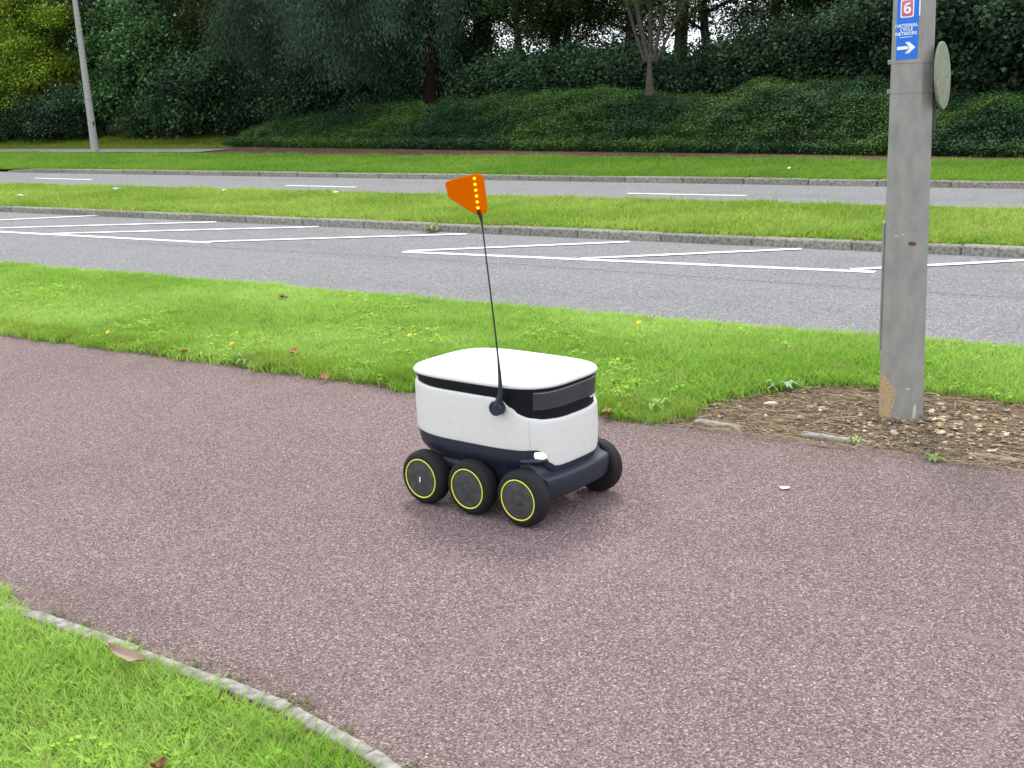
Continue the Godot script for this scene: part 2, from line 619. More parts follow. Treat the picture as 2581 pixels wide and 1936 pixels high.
	ground("far_footpath", sheet(-70, -22.6, -21.2, -20.1, 60, 6, func(x: float, z: float) -> float: return 0.09, func(x: float, z: float) -> Color:
		var g: float = 1.0 + 0.2 * wob.get_noise_2d(x * 100.0, z * 100.0)
		return Color(g, g * 0.97, g * 0.93)), mats["grey_chippings"])

func edging_n(x: float) -> float:                     # the line of the edging along the near side of the path
	var pts := [[-3.4, 2.125], [-3.0, 2.12], [-2.6, 2.11], [-2.2, 2.09], [-1.9, 2.035], [-1.78, 2.0], [-1.6, 1.935], [-1.2, 1.79], [-0.6, 1.55], [0.4, 1.1]]
	if x <= -3.4:
		return 2.125
	for k in range(1, pts.size()):
		if x <= pts[k][0]:
			return lerpf(pts[k - 1][1], pts[k][1], (x - pts[k - 1][0]) / (pts[k][0] - pts[k - 1][0]))
	return 1.1

func painted(x0: float, n0: float, x1: float, n1: float, w: float, parent: Node, lift := 0.0) -> void:
	var s := Shape.new()
	var a := Vector3(x0, 0, -n0)
	var b := Vector3(x1, 0, -n1)
	var side := (b - a).normalized().cross(Vector3.UP) * w * 0.5
	var steps := maxi(4, int(a.distance_to(b) / 0.07))
	for k in steps + 1:
		var p := a.lerp(b, float(k) / steps)
		p.y = -0.004 + lift
		s.add(p + side * rng.randf_range(0.86, 1.08))
		s.add(p - side * rng.randf_range(0.86, 1.08))
	for k in steps:
		s.quad(2 * k, 2 * k + 2, 2 * k + 3, 2 * k + 1)
	put("painted_line", s.mesh(), mats["road_paint"], parent)

func kerb_row(parent: Node, x0: float, x1: float, n: float, h: float, drop: float) -> void:
	var x := x0
	var first := true
	while x < x1:
		var s := Shape.new()
		var l := 0.914
		var top := h + rng.randf_range(-0.004, 0.005)
		var b := Basis(Vector3.UP, rng.randf_range(-0.006, 0.006))
		if first and drop > 0.0:
			b = b * Basis(Vector3.BACK, 0.05)
			top -= 0.03
		var t := rng.randf_range(0.8, 1.12)
		s.box(Vector3(x + l / 2, top - 0.1, -n - 0.0625), Vector3(l - 0.008, 0.2, 0.125), b, 0.012)
		for k in s.c.size():
			s.c[k] = Color(t, t, t * 0.97)
		put("kerb_stone", s.mesh(true), mats["concrete"], parent)
		x += l
		first = false

func edging_stone(parent: Node, x0: float, x1: float, top: float) -> void:
	var a := Vector3(x0 + 0.003, 0, -edging_n(x0))
	var b := Vector3(x1 - 0.003, 0, -edging_n(x1))
	var d := (b - a).normalized()
	var side := d.cross(Vector3.UP)
	var steps := maxi(6, int(a.distance_to(b) / 0.02))
	var s := Shape.new()
	var rings := []
	for k in steps + 1:
		var m := a.lerp(b, float(k) / steps)
		var j := func(q: float) -> float: return 0.0025 * wob.get_noise_2d(m.x * 2200.0 + q * 77.0, q * 50.0)
		var e := 0.004 if k == 0 or k == steps else 0.0
		rings.append([m - side * (0.027 + j.call(1.0)) + Vector3.DOWN * 0.08, m - side * (0.027 + j.call(1.0) - e) + Vector3.UP * (top - 0.006 - e + j.call(2.0)), m - side * (0.019 + j.call(3.0)) + Vector3.UP * (top - e + j.call(4.0)), m + Vector3.UP * (top - e + 0.001 + j.call(8.0)), m + side * (0.019 + j.call(5.0)) + Vector3.UP * (top - e + j.call(6.0)), m + side * (0.027 + j.call(7.0) - e) + Vector3.UP * (top - 0.006 - e), m + side * 0.025 + Vector3.DOWN * 0.08])
	s.rows(rings, false)
	s.face([rings[0][1], rings[0][0], rings[0][6], rings[0][5], rings[0][4], rings[0][3], rings[0][2]])
	s.face([rings[-1][0], rings[-1][1], rings[-1][2], rings[-1][3], rings[-1][4], rings[-1][5], rings[-1][6]])
	for k in s.c.size():
		var g := 2.3 + 0.5 * wob.get_noise_2d(s.v[k].x * 500.0, s.v[k].z * 500.0)
		s.c[k] = Color(g, g * 0.98, g * 0.93)
	put("edging_stone", s.mesh(true), mats["concrete"], parent)

func bank_and_hedge() -> void:
	ground("bank", sheet(-80, 24, -60, -18.6, 260, 140, func(x: float, z: float) -> float: return bank_y(x, -z) - (0.06 if x > -23.0 else 0.012) if -z > hedge_foot(x) - 0.1 else 0.03, func(x: float, z: float) -> Color:
		var g: float = 0.7 + 0.3 * wob.get_noise_2d(x * 150.0, z * 150.0)
		return Color(1.1 * g, 1.35 * g, 0.6 * g) if x < -23.5 and -z < 23.5 else Color(1.05 * g, 0.98 * g, 0.9 * g)), mats["soil"])
	var where := []
	var tint := []
	var clump := leaf_clump(24, 0.1, 0.042, 0.024, 0.1)
	for k in 68000:
		var x := rng.randf_range(-24.4, 4.0)
		var s := pow(rng.randf(), 1.3) * 2.4
		var n := hedge_foot(x) - 0.12 + s * 1.6
		if x < -23.2 + 0.5 * absf(n - 22.6) and n < 26.0 and x < hedge_end(n) + 0.2 * wob.get_noise_1d(n * 200.0):
			continue
		var lump := wob.get_noise_2d(x * 110.0, n * 110.0)
		var ripple := wob.get_noise_2d(x * 60.0 + 500.0, bank_y(x, n) * 420.0)
		var y := bank_y(x, n) + 0.05 + 0.1 * lump + 0.07 * ripple + rng.randf_range(-0.05, 0.04)
		if s * 1.6 < 0.14:
			y = bank_y(x, n) + rng.randf_range(0.03, 0.14)
		var z := rng.randf_range(0.7, 1.35)
		where.append(Transform3D(rot(rng.randf() * TAU, rng.randf_range(-0.5, 0.5), rng.randf_range(-0.5, 0.5), Vector3(z, z * 0.7, z)), Vector3(x, y, -n + 0.1 * ripple)))
		var patch := clampf(0.5 + 1.3 * wob.get_noise_2d(x * 22.0, n * 70.0), 0, 1)
		tint.append(Color(0.03, 0.075, 0.036).lerp(Color(0.085, 0.17, 0.035), clampf(patch + rng.randf_range(-0.2, 0.2), 0, 1)) * rng.randf_range(0.85, 1.15))
	var o := copies("ground_cover_hedge", clump, mats["leaf"], where, tint)
	tag(o, "dark green low hedge of ground cover clothing the bank under the trees", "hedge")

# ---------------------------------------------------------------- trees
var clumps := {}

func crown(parent: Node, mid: Vector3, rad: Vector3, boughs: int, per: int, spread: float, kind: String, a: Color, b: Color, hollow := 0.35) -> void:
	var where := []
	var tint := []
	for k in boughs:
		var d := Vector3(rng.randfn(), rng.randfn(), rng.randfn()).normalized()
		var r := lerpf(hollow, 1.0, sqrt(rng.randf()))
		var c := mid + d * rad * r
		var br := spread * rng.randf_range(0.6, 1.3)
		var g := rng.randf_range(0.5, 1.45)
		for j in per:
			var q := Vector3(rng.randfn(), rng.randfn(), rng.randfn()) * br * 0.5
			q.y *= 0.55
			if kind == "willow":
				q = Vector3(q.x * 0.6, q.y - absf(rng.randfn()) * br * 0.8, q.z * 0.6)
			var p := c + q
			if p.y < 0.1:
				continue
			var z := rng.randf_range(0.7, 1.3)
			where.append(Transform3D(rot(rng.randf() * TAU, rng.randf_range(-0.5, 0.5), rng.randf_range(-0.4, 0.4), Vector3(z, z, z)), p))
			tint.append(mix_tint(a, b, 0.25) * g)
	copies("crown", clumps[kind], mats["leaf"], where, tint, parent)

func limb_path(a: Vector3, b: Vector3, bend: float, steps: int) -> Array:
	var out := []
	var off := Vector3(rng.randfn(), rng.randfn() * 0.4, rng.randfn()) * bend
	for k in steps + 1:
		var t := float(k) / steps
		out.append(a.lerp(b, t) + off * sin(t * PI) + Vector3(rng.randfn(), 0, rng.randfn()) * bend * 0.12 * sin(t * PI))
	return out

func taper(r0: float, r1: float, steps: int, flare := 0.0) -> Array:
	var out := []
	for k in steps + 1:
		var t := float(k) / steps
		out.append(lerpf(r0, r1, t) + flare * pow(1.0 - t, 6.0))
	return out

func wood(parent: Node, h: float, r: float, limbs: int, reach: float, bark := "bark", fork := 0.3, lean := Vector3.ZERO) -> void:
	var s := Shape.new()
	var top := Vector3(0, h, 0) + lean
	s.tube(limb_path(Vector3(0, -0.15, 0), top, 0.06 * h * 0.3, 10), taper(r, r * 0.25, 10, r * 0.45), 12)
	put("trunk", s.mesh(), mats[bark], parent)
	for k in limbs:
		var t := lerpf(fork, 0.92, (k + rng.randf()) / limbs)
		var a := Vector3(0, h * t, 0) + lean * t
		var ang := rng.randf() * TAU
		var l := reach * rng.randf_range(0.5, 1.0) * (1.15 - t * 0.6)
		var b := a + Vector3(cos(ang) * l, l * rng.randf_range(0.4, 1.1), sin(ang) * l)
		var w := Shape.new()
		var rr := r * lerpf(0.5, 0.2, t)
		w.tube(limb_path(a, b, l * 0.12, 7), taper(rr, rr * 0.2, 7), 8)
		for j in 3:
			var m := a.lerp(b, rng.randf_range(0.4, 0.9))
			var e := m + Vector3(rng.randfn(), rng.randf_range(0.1, 1.0), rng.randfn()) * l * 0.35
			w.tube(limb_path(m, e, l * 0.05, 4), taper(rr * 0.4, rr * 0.1, 4), 6)
		put("limb", w.mesh(), mats[bark], parent)

func tree(called: String, label: String, x: float, n: float, h: float, r: float, limbs: int, reach: float, bark := "bark", fork := 0.3, lean := Vector3.ZERO) -> Node3D:
	var o := thing(called, Vector3(x, bank_y(x, n) - 0.05, -n), label, "tree", "trees on the bank beyond the road")
	wood(o, h, r, limbs, reach, bark, fork, lean)
	return o

func shrub(label: String, x: float, n: float, w: float, h: float, kind: String, a: Color, b: Color, boughs := 46, per := 60) -> void:
	var o := thing("shrub", Vector3(x, bank_y(x, n) - 0.05, -n), label, "shrub", "shrubs under the trees")
	var s := Shape.new()
	for k in 6:
		var ang := TAU * k / 6 + rng.randf()
		s.tube(limb_path(Vector3(cos(ang) * 0.08, -0.05, sin(ang) * 0.08), Vector3(cos(ang) * w * 0.55, h * rng.randf_range(0.6, 0.85), sin(ang) * w * 0.5), 0.1, 6), taper(0.03, 0.008, 6), 6)
	put("stems", s.mesh(), mats["bark"], o)
	crown(o, Vector3(0, h * 0.5, 0), Vector3(w, h * 0.52, w * 0.75), boughs, per, 0.42 * minf(w, 1.4), kind, a, b, 0.3)

func trees() -> void:
	clumps["broad"] = leaf_clump(17, 0.16, 0.085, 0.055, 0.25)
	clumps["large"] = leaf_clump(16, 0.2, 0.115, 0.078, 0.35)
	clumps["small"] = leaf_clump(16, 0.15, 0.065, 0.04, 0.15)
	clumps["willow"] = leaf_clump(20, 0.17, 0.11, 0.018, 0.7)
	var dark_a := Color(0.025, 0.054, 0.028)
	var dark_b := Color(0.05, 0.095, 0.045)
	var teal_a := Color(0.03, 0.06, 0.042)
	var teal_b := Color(0.082, 0.14, 0.096)
	var mid_a := Color(0.04, 0.082, 0.024)
	var mid_b := Color(0.085, 0.14, 0.035)
	var o: Node3D
	# left: a bright yellow-green tree in front of dark ones
	o = tree("maple_tree", "bright yellow-green tree at the left edge, behind the leaning lamp post", -35.0, 24.6, 8.5, 0.2, 9, 3.4, "bark", 0.12)
	crown(o, Vector3(0, 3.9, 0.3), Vector3(3.3, 3.7, 2.2), 95, 75, 0.75, "broad", Color(0.08, 0.18, 0.022), Color(0.33, 0.42, 0.04))
	o = tree("dark_tree", "dark green tree filling the gap just right of the leaning lamp post", -31.8, 26.4, 9.0, 0.22, 8, 3.0, "bark", 0.2)
	crown(o, Vector3(0, 4.0, 0), Vector3(2.8, 4.0, 2.0), 80, 70, 0.8, "broad", dark_a, dark_b)
	o = tree("dark_tree", "dark tree with olive upper foliage behind the leafy sapling", -27.6, 26.2, 9.0, 0.22, 8, 3.0, "bark", 0.2)
	crown(o, Vector3(0, 4.2, 0), Vector3(2.6, 3.9, 2.0), 85, 70, 0.8, "broad", dark_a, Color(0.085, 0.115, 0.03))
	shrub("tall leafy sapling with large mid green leaves beside the lamp post", -29.2, 23.9, 1.3, 3.6, "large", Color(0.05, 0.115, 0.045), Color(0.1, 0.2, 0.065), 48, 42)
	shrub("dark bushy shrub at the left end of the hedge", -26.2, 24.0, 1.7, 2.3, "large", dark_a, Color(0.055, 0.115, 0.05))
	shrub("low dark shrub under the bright tree, left of the lamp post", -32.3, 23.9, 1.5, 1.5, "broad", dark_a, dark_b)
	shrub("dark shrub below the bright tree at the left edge of the picture", -35.8, 23.6, 1.9, 1.3, "broad", dark_a, mid_a)
	# willow-like tree with hanging grey-green foliage
	o = tree("willow_tree", "grey-green willow with drooping foliage and reddish trunk above the hedge", -17.75, 22.7, 7.5, 0.13, 9, 3.6, "red_bark", 0.22, Vector3(-0.5, 0, -0.5))
	crown(o, Vector3(-1.9, 3.6, -0.5), Vector3(3.1, 2.3, 1.9), 85, 75, 0.8, "willow", teal_a, teal_b)
	o = tree("willow_tree", "darker drooping tree left of the willow with the reddish trunk", -23.6, 24.6, 8.0, 0.2, 8, 3.2, "bark", 0.25)
	crown(o, Vector3(0.2, 3.7, 0), Vector3(2.4, 3.0, 1.8), 85, 75, 0.8, "willow", Color(0.032, 0.062, 0.036), Color(0.062, 0.105, 0.06))
	o = tree("dark_tree", "dark dense tree right behind the willow", -18.7, 26.0, 8.5, 0.24, 8, 2.8, "bark", 0.25)
	crown(o, Vector3(-0.8, 4.2, 0), Vector3(2.3, 3.4, 1.8), 70, 70, 0.75, "broad", dark_a, dark_b)
	# a backing belt of dense dark trees on the left half
	var belt := ["dense dark tree at the back, far left beyond the bright tree", "dense dark tree at the back, between lamp post and leafy sapling", "dense dark tree at the back, above the left end of the hedge", "dense dark tree at the back, left of the willow", "dense dark tree at the back, straight behind the willow"]
	for k in 5:
		o = tree("dense_tree", belt[k], [-44.0, -38.6, -33.2, -28.4, -23.8][k], [30.0, 30.6, 30.2, 30.8, 30.0][k], 9.5, 0.25, 6, 3.0, "bark", 0.2)
		crown(o, Vector3(0, 4.0, 0), Vector3(3.3, 4.1, 1.8), 95, 60, 0.95, "broad", dark_a, dark_b, 0.1)
	# the belt goes on beyond the left edge of the picture
	var more := ["dense tree beyond the left edge, first past the bright tree", "dense tree beyond the left edge, second past the bright tree", "dense tree beyond the left edge, third past the bright tree", "dense tree beyond the left edge, fourth past the bright tree", "dense tree beyond the left edge, farthest along the road"]
	for k in 5:
		var c: Node3D = o.duplicate()
		c.name = "dense_tree"
		add_child(c, true)
		c.position = Vector3([-49.0, -42.5, -55.5, -62.0, -70.0][k], bank_y(-50, 27) - 0.05, [-30.5, -26.0, -27.0, -29.0, -27.5][k])
		c.rotation.y = 1.3 * k + 0.7
		tag(c, more[k], "tree", "trees on the bank beyond the road")
	# right half: thin trunks with the bright sky between them
	o = tree("birch_tree", "pale trunk on top of the hedge forking into several upright limbs", -11.86, 22.0, 0.98, 0.125, 0, 1.0)
	var s: Shape
	for l in [[-0.95, 3.6, -0.1, 0.05], [-0.3, 4.2, 0.2, 0.06], [0.12, 4.6, -0.3, 0.065], [0.75, 4.0, 0.15, 0.05], [1.3, 3.4, -0.2, 0.04], [-0.55, 3.0, -0.4, 0.035]]:
		s = Shape.new()
		var tip := Vector3(l[0], l[1], l[2])
		s.tube(limb_path(Vector3(l[0] * 0.1, 0.86, 0), tip, 0.07, 9), taper(l[3] * 0.85, 0.012, 9), 8)
		for j in 5:
			var m := Vector3(l[0] * 0.05, 0.86, 0).lerp(tip, rng.randf_range(0.3, 0.9))
			s.tube(limb_path(m, m + Vector3(rng.randfn() * 0.4, rng.randf_range(0.2, 0.8), rng.randfn() * 0.3), 0.05, 4), taper(0.016, 0.004, 4), 5)
		put("limb", s.mesh(), mats["bark"], o)
	crown(o, Vector3(0.1, 3.4, 0), Vector3(1.9, 1.7, 1.3), 40, 22, 0.5, "small", mid_a, mid_b)
	var thin := [[-17.0, 26.9, "slender dark tree closest to the right of the willow trunk", 0.12, 75], [-16.2, 26.0, "slender tree second to the right of the willow trunk", 0.1, 66], [-15.4, 27.4, "slender tree third to the right of the willow trunk", 0.13, 54], [-14.7, 26.3, "slender leaning tree fourth to the right of the willow trunk", 0.09, 46], [-14.1, 27.6, "thin tree left of the pale forked trunk, three trunks away", 0.12, 34], [-13.6, 26.4, "thin tree left of the pale forked trunk, two trunks away", 0.08, 28], [-13.15, 27.3, "thin tree just left of the pale forked trunk", 0.1, 20], [-11.9, 27.8, "thin tree seen through the fork of the pale trunk", 0.08, 40], [-11.1, 26.6, "thin tree just right of the pale forked trunk", 0.11, 80], [-10.5, 27.4, "thin tree second to the right of the pale forked trunk", 0.09, 85], [-9.9, 26.3, "dark tree left of the brightest sky gap by the near pole", 0.14, 85], [-8.6, 27.6, "dark tree right of the brightest sky gap by the near pole", 0.1, 12]]
	for k in thin.size():
		var t: Array = thin[k]
		o = tree("slender_tree", t[2], t[0], t[1], 6.5 + rng.randf(), t[3], 9, 1.9, "bark", 0.13, Vector3(rng.randf_range(-0.9, 0.9), 0, rng.randf_range(-0.3, 0.3)))
		crown(o, Vector3(0, 4.2, 0), Vector3(1.7, 1.9, 1.3), 40, 36, 0.6, "small", dark_a, mid_a, 0.3)
		crown(o, Vector3(rng.randf_range(-0.4, 0.4), 2.1, 0), Vector3(1.4, 1.2, 1.0), t[4], 15, 0.42, "small", dark_a, mid_b, 0.2)
	o = tree("leafy_tree", "small leafy tree with sky specks in its crown, just right of the willow", -16.8, 25.0, 6.0, 0.09, 8, 2.0, "bark", 0.2)
	crown(o, Vector3(0.2, 2.6, 0), Vector3(1.9, 1.8, 1.2), 120, 30, 0.6, "small", dark_a, mid_b, 0.2)
	# bushes that close the view under the trunks
	var low := [[-18.6, 24.6, 1.5, 1.2, "dark shrub under the willow, left of its reddish trunk"], [-16.3, 24.0, 1.4, 0.85, "dark shrub right of the reddish willow trunk"], [-14.6, 24.4, 1.4, 0.85, "dark shrub midway between willow trunk and forked trunk"], [-20.6, 24.6, 1.6, 1.5, "dark shrub under the hanging willow foliage, well left of the trunk"], [-22.4, 24.2, 1.5, 1.3, "dark shrub behind the hedge under the darker drooping tree"], [-13.2, 24.0, 1.2, 0.72, "dark shrub just left of the pale forked trunk"], [-11.3, 24.2, 1.3, 0.9, "dark shrub just right of the pale forked trunk"], [-9.9, 23.8, 1.3, 1.2, "dark shrub midway between forked trunk and near pole"], [-8.5, 23.4, 1.35, 1.3, "rounded dark shrub left of the near pole, below the sky gap"], [-7.2, 22.9, 1.2, 1.75, "tall dark shrub immediately left of the near pole"]]
	for l in low:
		shrub(l[4], l[0], l[1], l[2], l[3], "broad", dark_a, dark_b, 50, 55)
	var right := [[-5.9, 23.4, 2.0, 3.1, "big dark bush seen just right of the round sign"], [-4.2, 22.8, 1.9, 2.7, "big dark bush at the right edge of the picture"], [-2.0, 22.6, 2.0, 3.2, "big dark bush beyond the right edge of the picture"], [-6.6, 25.6, 1.7, 3.6, "taller dark bush behind the near pole"]]
	for l in right:
		shrub(l[4], l[0], l[1], l[2], l[3], "large", Color(0.028, 0.06, 0.034), Color(0.055, 0.1, 0.05), 75, 60)
	o = tree("dark_tree", "dark tree whose foliage meets the top edge left of the near pole", -8.6, 26.4, 8.0, 0.16, 8, 2.6, "bark", 0.25, Vector3(0.3, 0, 0))
	crown(o, Vector3(0.2, 4.7, 0), Vector3(2.0, 2.2, 1.5), 60, 50, 0.65, "broad", dark_a, mid_a)
	o = tree("dark_tree", "dark tree behind the round sign at the right", -4.6, 26.0, 8.0, 0.18, 8, 2.8, "bark", 0.25)
	crown(o, Vector3(0, 4.6, 0), Vector3(2.6, 2.3, 1.5), 70, 50, 0.7, "broad", dark_a, dark_b)

# ---------------------------------------------------------------- grass
func grass() -> void:
	var fine := tuft(13, 0.035, 0.014, 0.044, 0.0034, 1.4)
	var mid := tuft(14, 0.055, 0.014, 0.052, 0.0046, 1.4)
	var far := tuft(16, 0.1, 0.016, 0.05, 0.008, 1.3)
	var lo := Color(0.215, 0.41, 0.034)
	var hi := Color(0.41, 0.6, 0.13)
	lawn("near_lawn_grass", "lush green grass in the near left corner", fine, -5.0, -0.4, 0.5, 2.2, 3800.0, func(_x: float, _n: float) -> float: return 0.002, func(x: float, n: float) -> float:
		var e := edging_n(x) - 0.02 + 0.012 * wob.get_noise_1d(x * 700.0) + 0.1 * clampf((-x - 3.3) / 0.3, 0, 1)
		return 1.0 if n < e - 0.012 - 0.03 * smoothstep(-3.0, -2.3, x) else 0.0, lo, hi, 1.0)
	var keep := func(x: float, n: float) -> float:
		var edge := 4.93 + 0.05 * wob.get_noise_1d(x * 350.0) + 0.03 * wob.get_noise_1d(x * 1300.0)
		if n < edge or n > 7.06 + 0.04 * wob.get_noise_1d(x * 300.0 + 50.0):
			return 0.0
		return 1.0 - minf(bare(x, n) * 1.4, 1.0)
	lawn("verge_grass", "bright green verge grass between the red path and the near road", mid, -10.0, 1.5, 4.85, 7.1, 2100.0, verge_y, keep, lo, hi, 1.0)
	lawn("verge_grass", "verge grass receding along the path at the left", mid, -18.0, -10.0, 4.85, 7.1, 900.0, verge_y, keep, lo, hi, 1.2)
	# longer uncut fringe along the path
	var long := tuft(12, 0.04, 0.035, 0.1, 0.0042, 1.2)
	lawn("verge_fringe_grass", "longer ragged grass overhanging the far edge of the red path", long, -11.0, -2.4, 4.86, 5.12, 1100.0, verge_y, func(x: float, n: float) -> float: return (1.0 if n > 4.93 + 0.05 * wob.get_noise_1d(x * 350.0) else 0.0) * clampf(0.55 + 1.6 * wob.get_noise_1d(x * 170.0), 0, 1) * (1.0 - bare(x, n)), Color(0.18, 0.31, 0.025), Color(0.3, 0.4, 0.05))
	var level := func(_x: float, _n: float) -> float: return 0.058
	lawn("median_grass", "bright green grass on the strip between the two roads", far, -34.0, 2.0, 10.6, 13.08, 620.0, level, func(x: float, n: float) -> float: return 1.0 if n < 13.0 + 0.08 * wob.get_noise_1d(x * 80.0) and n > 10.58 + 0.05 * wob.get_noise_1d(x * 200.0) else 0.0, Color(0.21, 0.37, 0.032), Color(0.38, 0.52, 0.09), 1.1)
	lawn("far_verge_grass", "rich green grass strip between the far kerb and the planted bank", far, -46.0, 1.0, 15.95, 20.3, 330.0, level, func(x: float, n: float) -> float: return 1.0 if n < 18.82 + 0.052 * clampf(-x - 4.5, 0, 24) + 0.16 * wob.get_noise_1d(x * 90.0) else 0.0, Color(0.12, 0.285, 0.018), Color(0.19, 0.36, 0.03), 1.15)
	lawn("mound_grass", "yellowish grass mound behind the footpath at the far left", far, -48.0, -23.2, 21.35, 24.2, 260.0, func(x: float, n: float) -> float: return bank_y(x, n) - 0.01, func(x: float, n: float) -> float: return 1.0 if x < -23.3 - absf(n - 21.6) * 0.6 else 0.0, Color(0.15, 0.26, 0.02), Color(0.25, 0.31, 0.04), 1.2)
	# broad-leaved weeds among the blades
	var weed := clover(11, 0.05, 0.03)
	var where := []
	var tint := []
	for k in 6500:
		var x := rng.randf_range(-9.5, 1.0)
		var n := rng.randf_range(4.95, 6.95)
		if bare(x, n) > 0.02 or rng.randf() > clampf(0.2 + 1.3 * wob.get_noise_2d(x * 70.0 + 900.0, n * 70.0), 0.05, 0.75):
			continue
		var s := rng.randf_range(0.4, 1.0)
		where.append(Transform3D(rot(rng.randf() * TAU, rng.randf_range(-0.2, 0.2), 0, Vector3(s, s, s)), Vector3(x, verge_y(x, n) + rng.randf_range(0.0, 0.014), -n)))
		tint.append(mix_tint(Color(0.27, 0.47, 0.03), Color(0.44, 0.62, 0.09), 0.2))
	for k in 2600:
		var x := rng.randf_range(-4.2, -0.5)
		var n := rng.randf_range(0.6, 2.02)
		if rng.randf() > clampf(0.35 + 1.2 * wob.get_noise_2d(x * 120.0 + 200.0, n * 120.0), 0.06, 0.8) or n > edging_n(x) - 0.07:
			continue
		var s := rng.randf_range(0.3, 0.7)
		where.append(Transform3D(rot(rng.randf() * TAU, rng.randf_range(-0.3, 0.3), 0, Vector3(s, s, s)), Vector3(x, rng.randf_range(0.0, 0.018), -n)))
		tint.append(mix_tint(Color(0.26, 0.46, 0.03), Color(0.42, 0.6, 0.09), 0.2))
	tag(copies("lawn_weeds", weed, mats["grass_blade"], where, tint), "broad-leaved weeds and clover among the grass blades", "weeds")
	# moss, small weeds and grit along both edges of the path
	where = []
	tint = []
	for k in 230:
		var x := rng.randf_range(-4.6, -0.4)
		if wob.get_noise_1d(x * 520.0) < -0.02:
			continue
		var n := edging_n(x) + 0.035 + absf(rng.randfn()) * 0.014
		var s := rng.randf_range(0.15, 0.36)
		where.append(Transform3D(rot(rng.randf() * TAU, rng.randf_range(-0.3, 0.3), 0, Vector3(s, s, s)), Vector3(x, 0.004, -n)))
		tint.append(mix_tint(Color(0.1, 0.17, 0.03), Color(0.2, 0.2, 0.06), 0.3))
	tag(copies("edge_weeds", weed, mats["grass_blade"], where, tint), "tiny weeds and moss growing along the pale edging of the path", "weeds")

# ---------------------------------------------------------------- lamp post in the distance
func far_lamp() -> void:
	var o := thing("lamp_post", Vector3(-26.5, 0.06, -20.3), "tall slim grey lamp post leaning slightly, on the far grass at the left", "lamp post")
	var s := Shape.new()
	s.tube([Vector3(0, -0.1, 0), Vector3(-0.012, 0.5, 0), Vector3(-0.03, 1.2, 0), Vector3(-0.095, 3.75, 0), Vector3(-0.2, 8.0, 0)], [0.1, 0.092, 0.086, 0.06, 0.04], 14)
	var m := paint("lamp_post_concrete", lin(1, 1, 1), 0.85, 0.3)
	m.albedo_texture = noise_tex(fnl(FastNoiseLite.TYPE_SIMPLEX, 0.03, 61, 4), 512, [[0.0, lin(0.2, 0.2, 0.19)], [0.5, lin(0.3, 0.3, 0.29)], [1.0, lin(0.38, 0.38, 0.36)]])
	m.uv1_triplanar = true
	put("post", s.mesh(), m, o)
	s = Shape.new()
	s.box(Vector3(0.09, 0.72, 0.02), Vector3(0.03, 0.08, 0.05), Basis.IDENTITY, 0.006)
	put("bracket", s.mesh(), paint("dark_steel", lin(0.04, 0.04, 0.042), 0.6), o)
	s = Shape.new()
	s.tube([Vector3(-0.2, 7.9, 0), Vector3(-0.15, 8.15, 0.4), Vector3(-0.1, 8.25, 1.2)], [0.035, 0.032, 0.028], 8)
	put("arm", s.mesh(), m, o)
	s = Shape.new()
	s.box(Vector3(-0.08, 8.24, 1.55), Vector3(0.22, 0.12, 0.7), Basis.IDENTITY, 0.03)
	put("lantern", s.mesh(), mats["dark_steel"], o)

# ---------------------------------------------------------------- the grey pole
const POLE := [Vector2(-0.072, 0.083), Vector2(0.05, 0.096), Vector2(0.1, 0.05), Vector2(0.1, -0.04), Vector2(0.05, -0.09), Vector2(-0.05, -0.09), Vector2(-0.091, -0.045), Vector2(-0.091, 0.038)]

func pole_k(y: float) -> float:
	return 1.0 - 0.062 * y

func on_pole(x: float, y: float, lift: float) -> Vector3:  # point on the side that faces the path, x measured at the base
	var k := pole_k(y)
	var pts := [POLE[7], POLE[0], POLE[1], POLE[2], POLE[3]]
	for e in 4:
		if x <= pts[e + 1].x or e == 3:
			var t: float = (x - pts[e].x) / maxf(pts[e + 1].x - pts[e].x, 1e-5)
			var q: Vector2 = pts[e].lerp(pts[e + 1], clampf(t, 0, 1))
			var d: Vector2 = (pts[e + 1] - pts[e]).normalized()
			return Vector3(q.x * k - d.y * -lift * -1.0, y, q.y * k + d.x * lift)
	return Vector3.ZERO

func patch(outline: Array, lift: float) -> ArrayMesh:     # a thin flake on the pole with an uneven outline
	var s := Shape.new()
	var mid := Vector2.ZERO
	for p in outline:
		mid += p
	mid /= outline.size()
	s.add(on_pole(mid.x, mid.y, lift))
	for p in outline:
		s.add(on_pole(p.x, p.y, lift))
	for p in outline:
		s.add(on_pole(p.x, p.y, -0.001))
	var n := outline.size()
	for k in n:
		var k2 := (k + 1) % n
		s.tri(0, 1 + k, 1 + k2)
		s.quad(1 + k, 1 + n + k, 1 + n + k2, 1 + k2)
	return s.mesh()

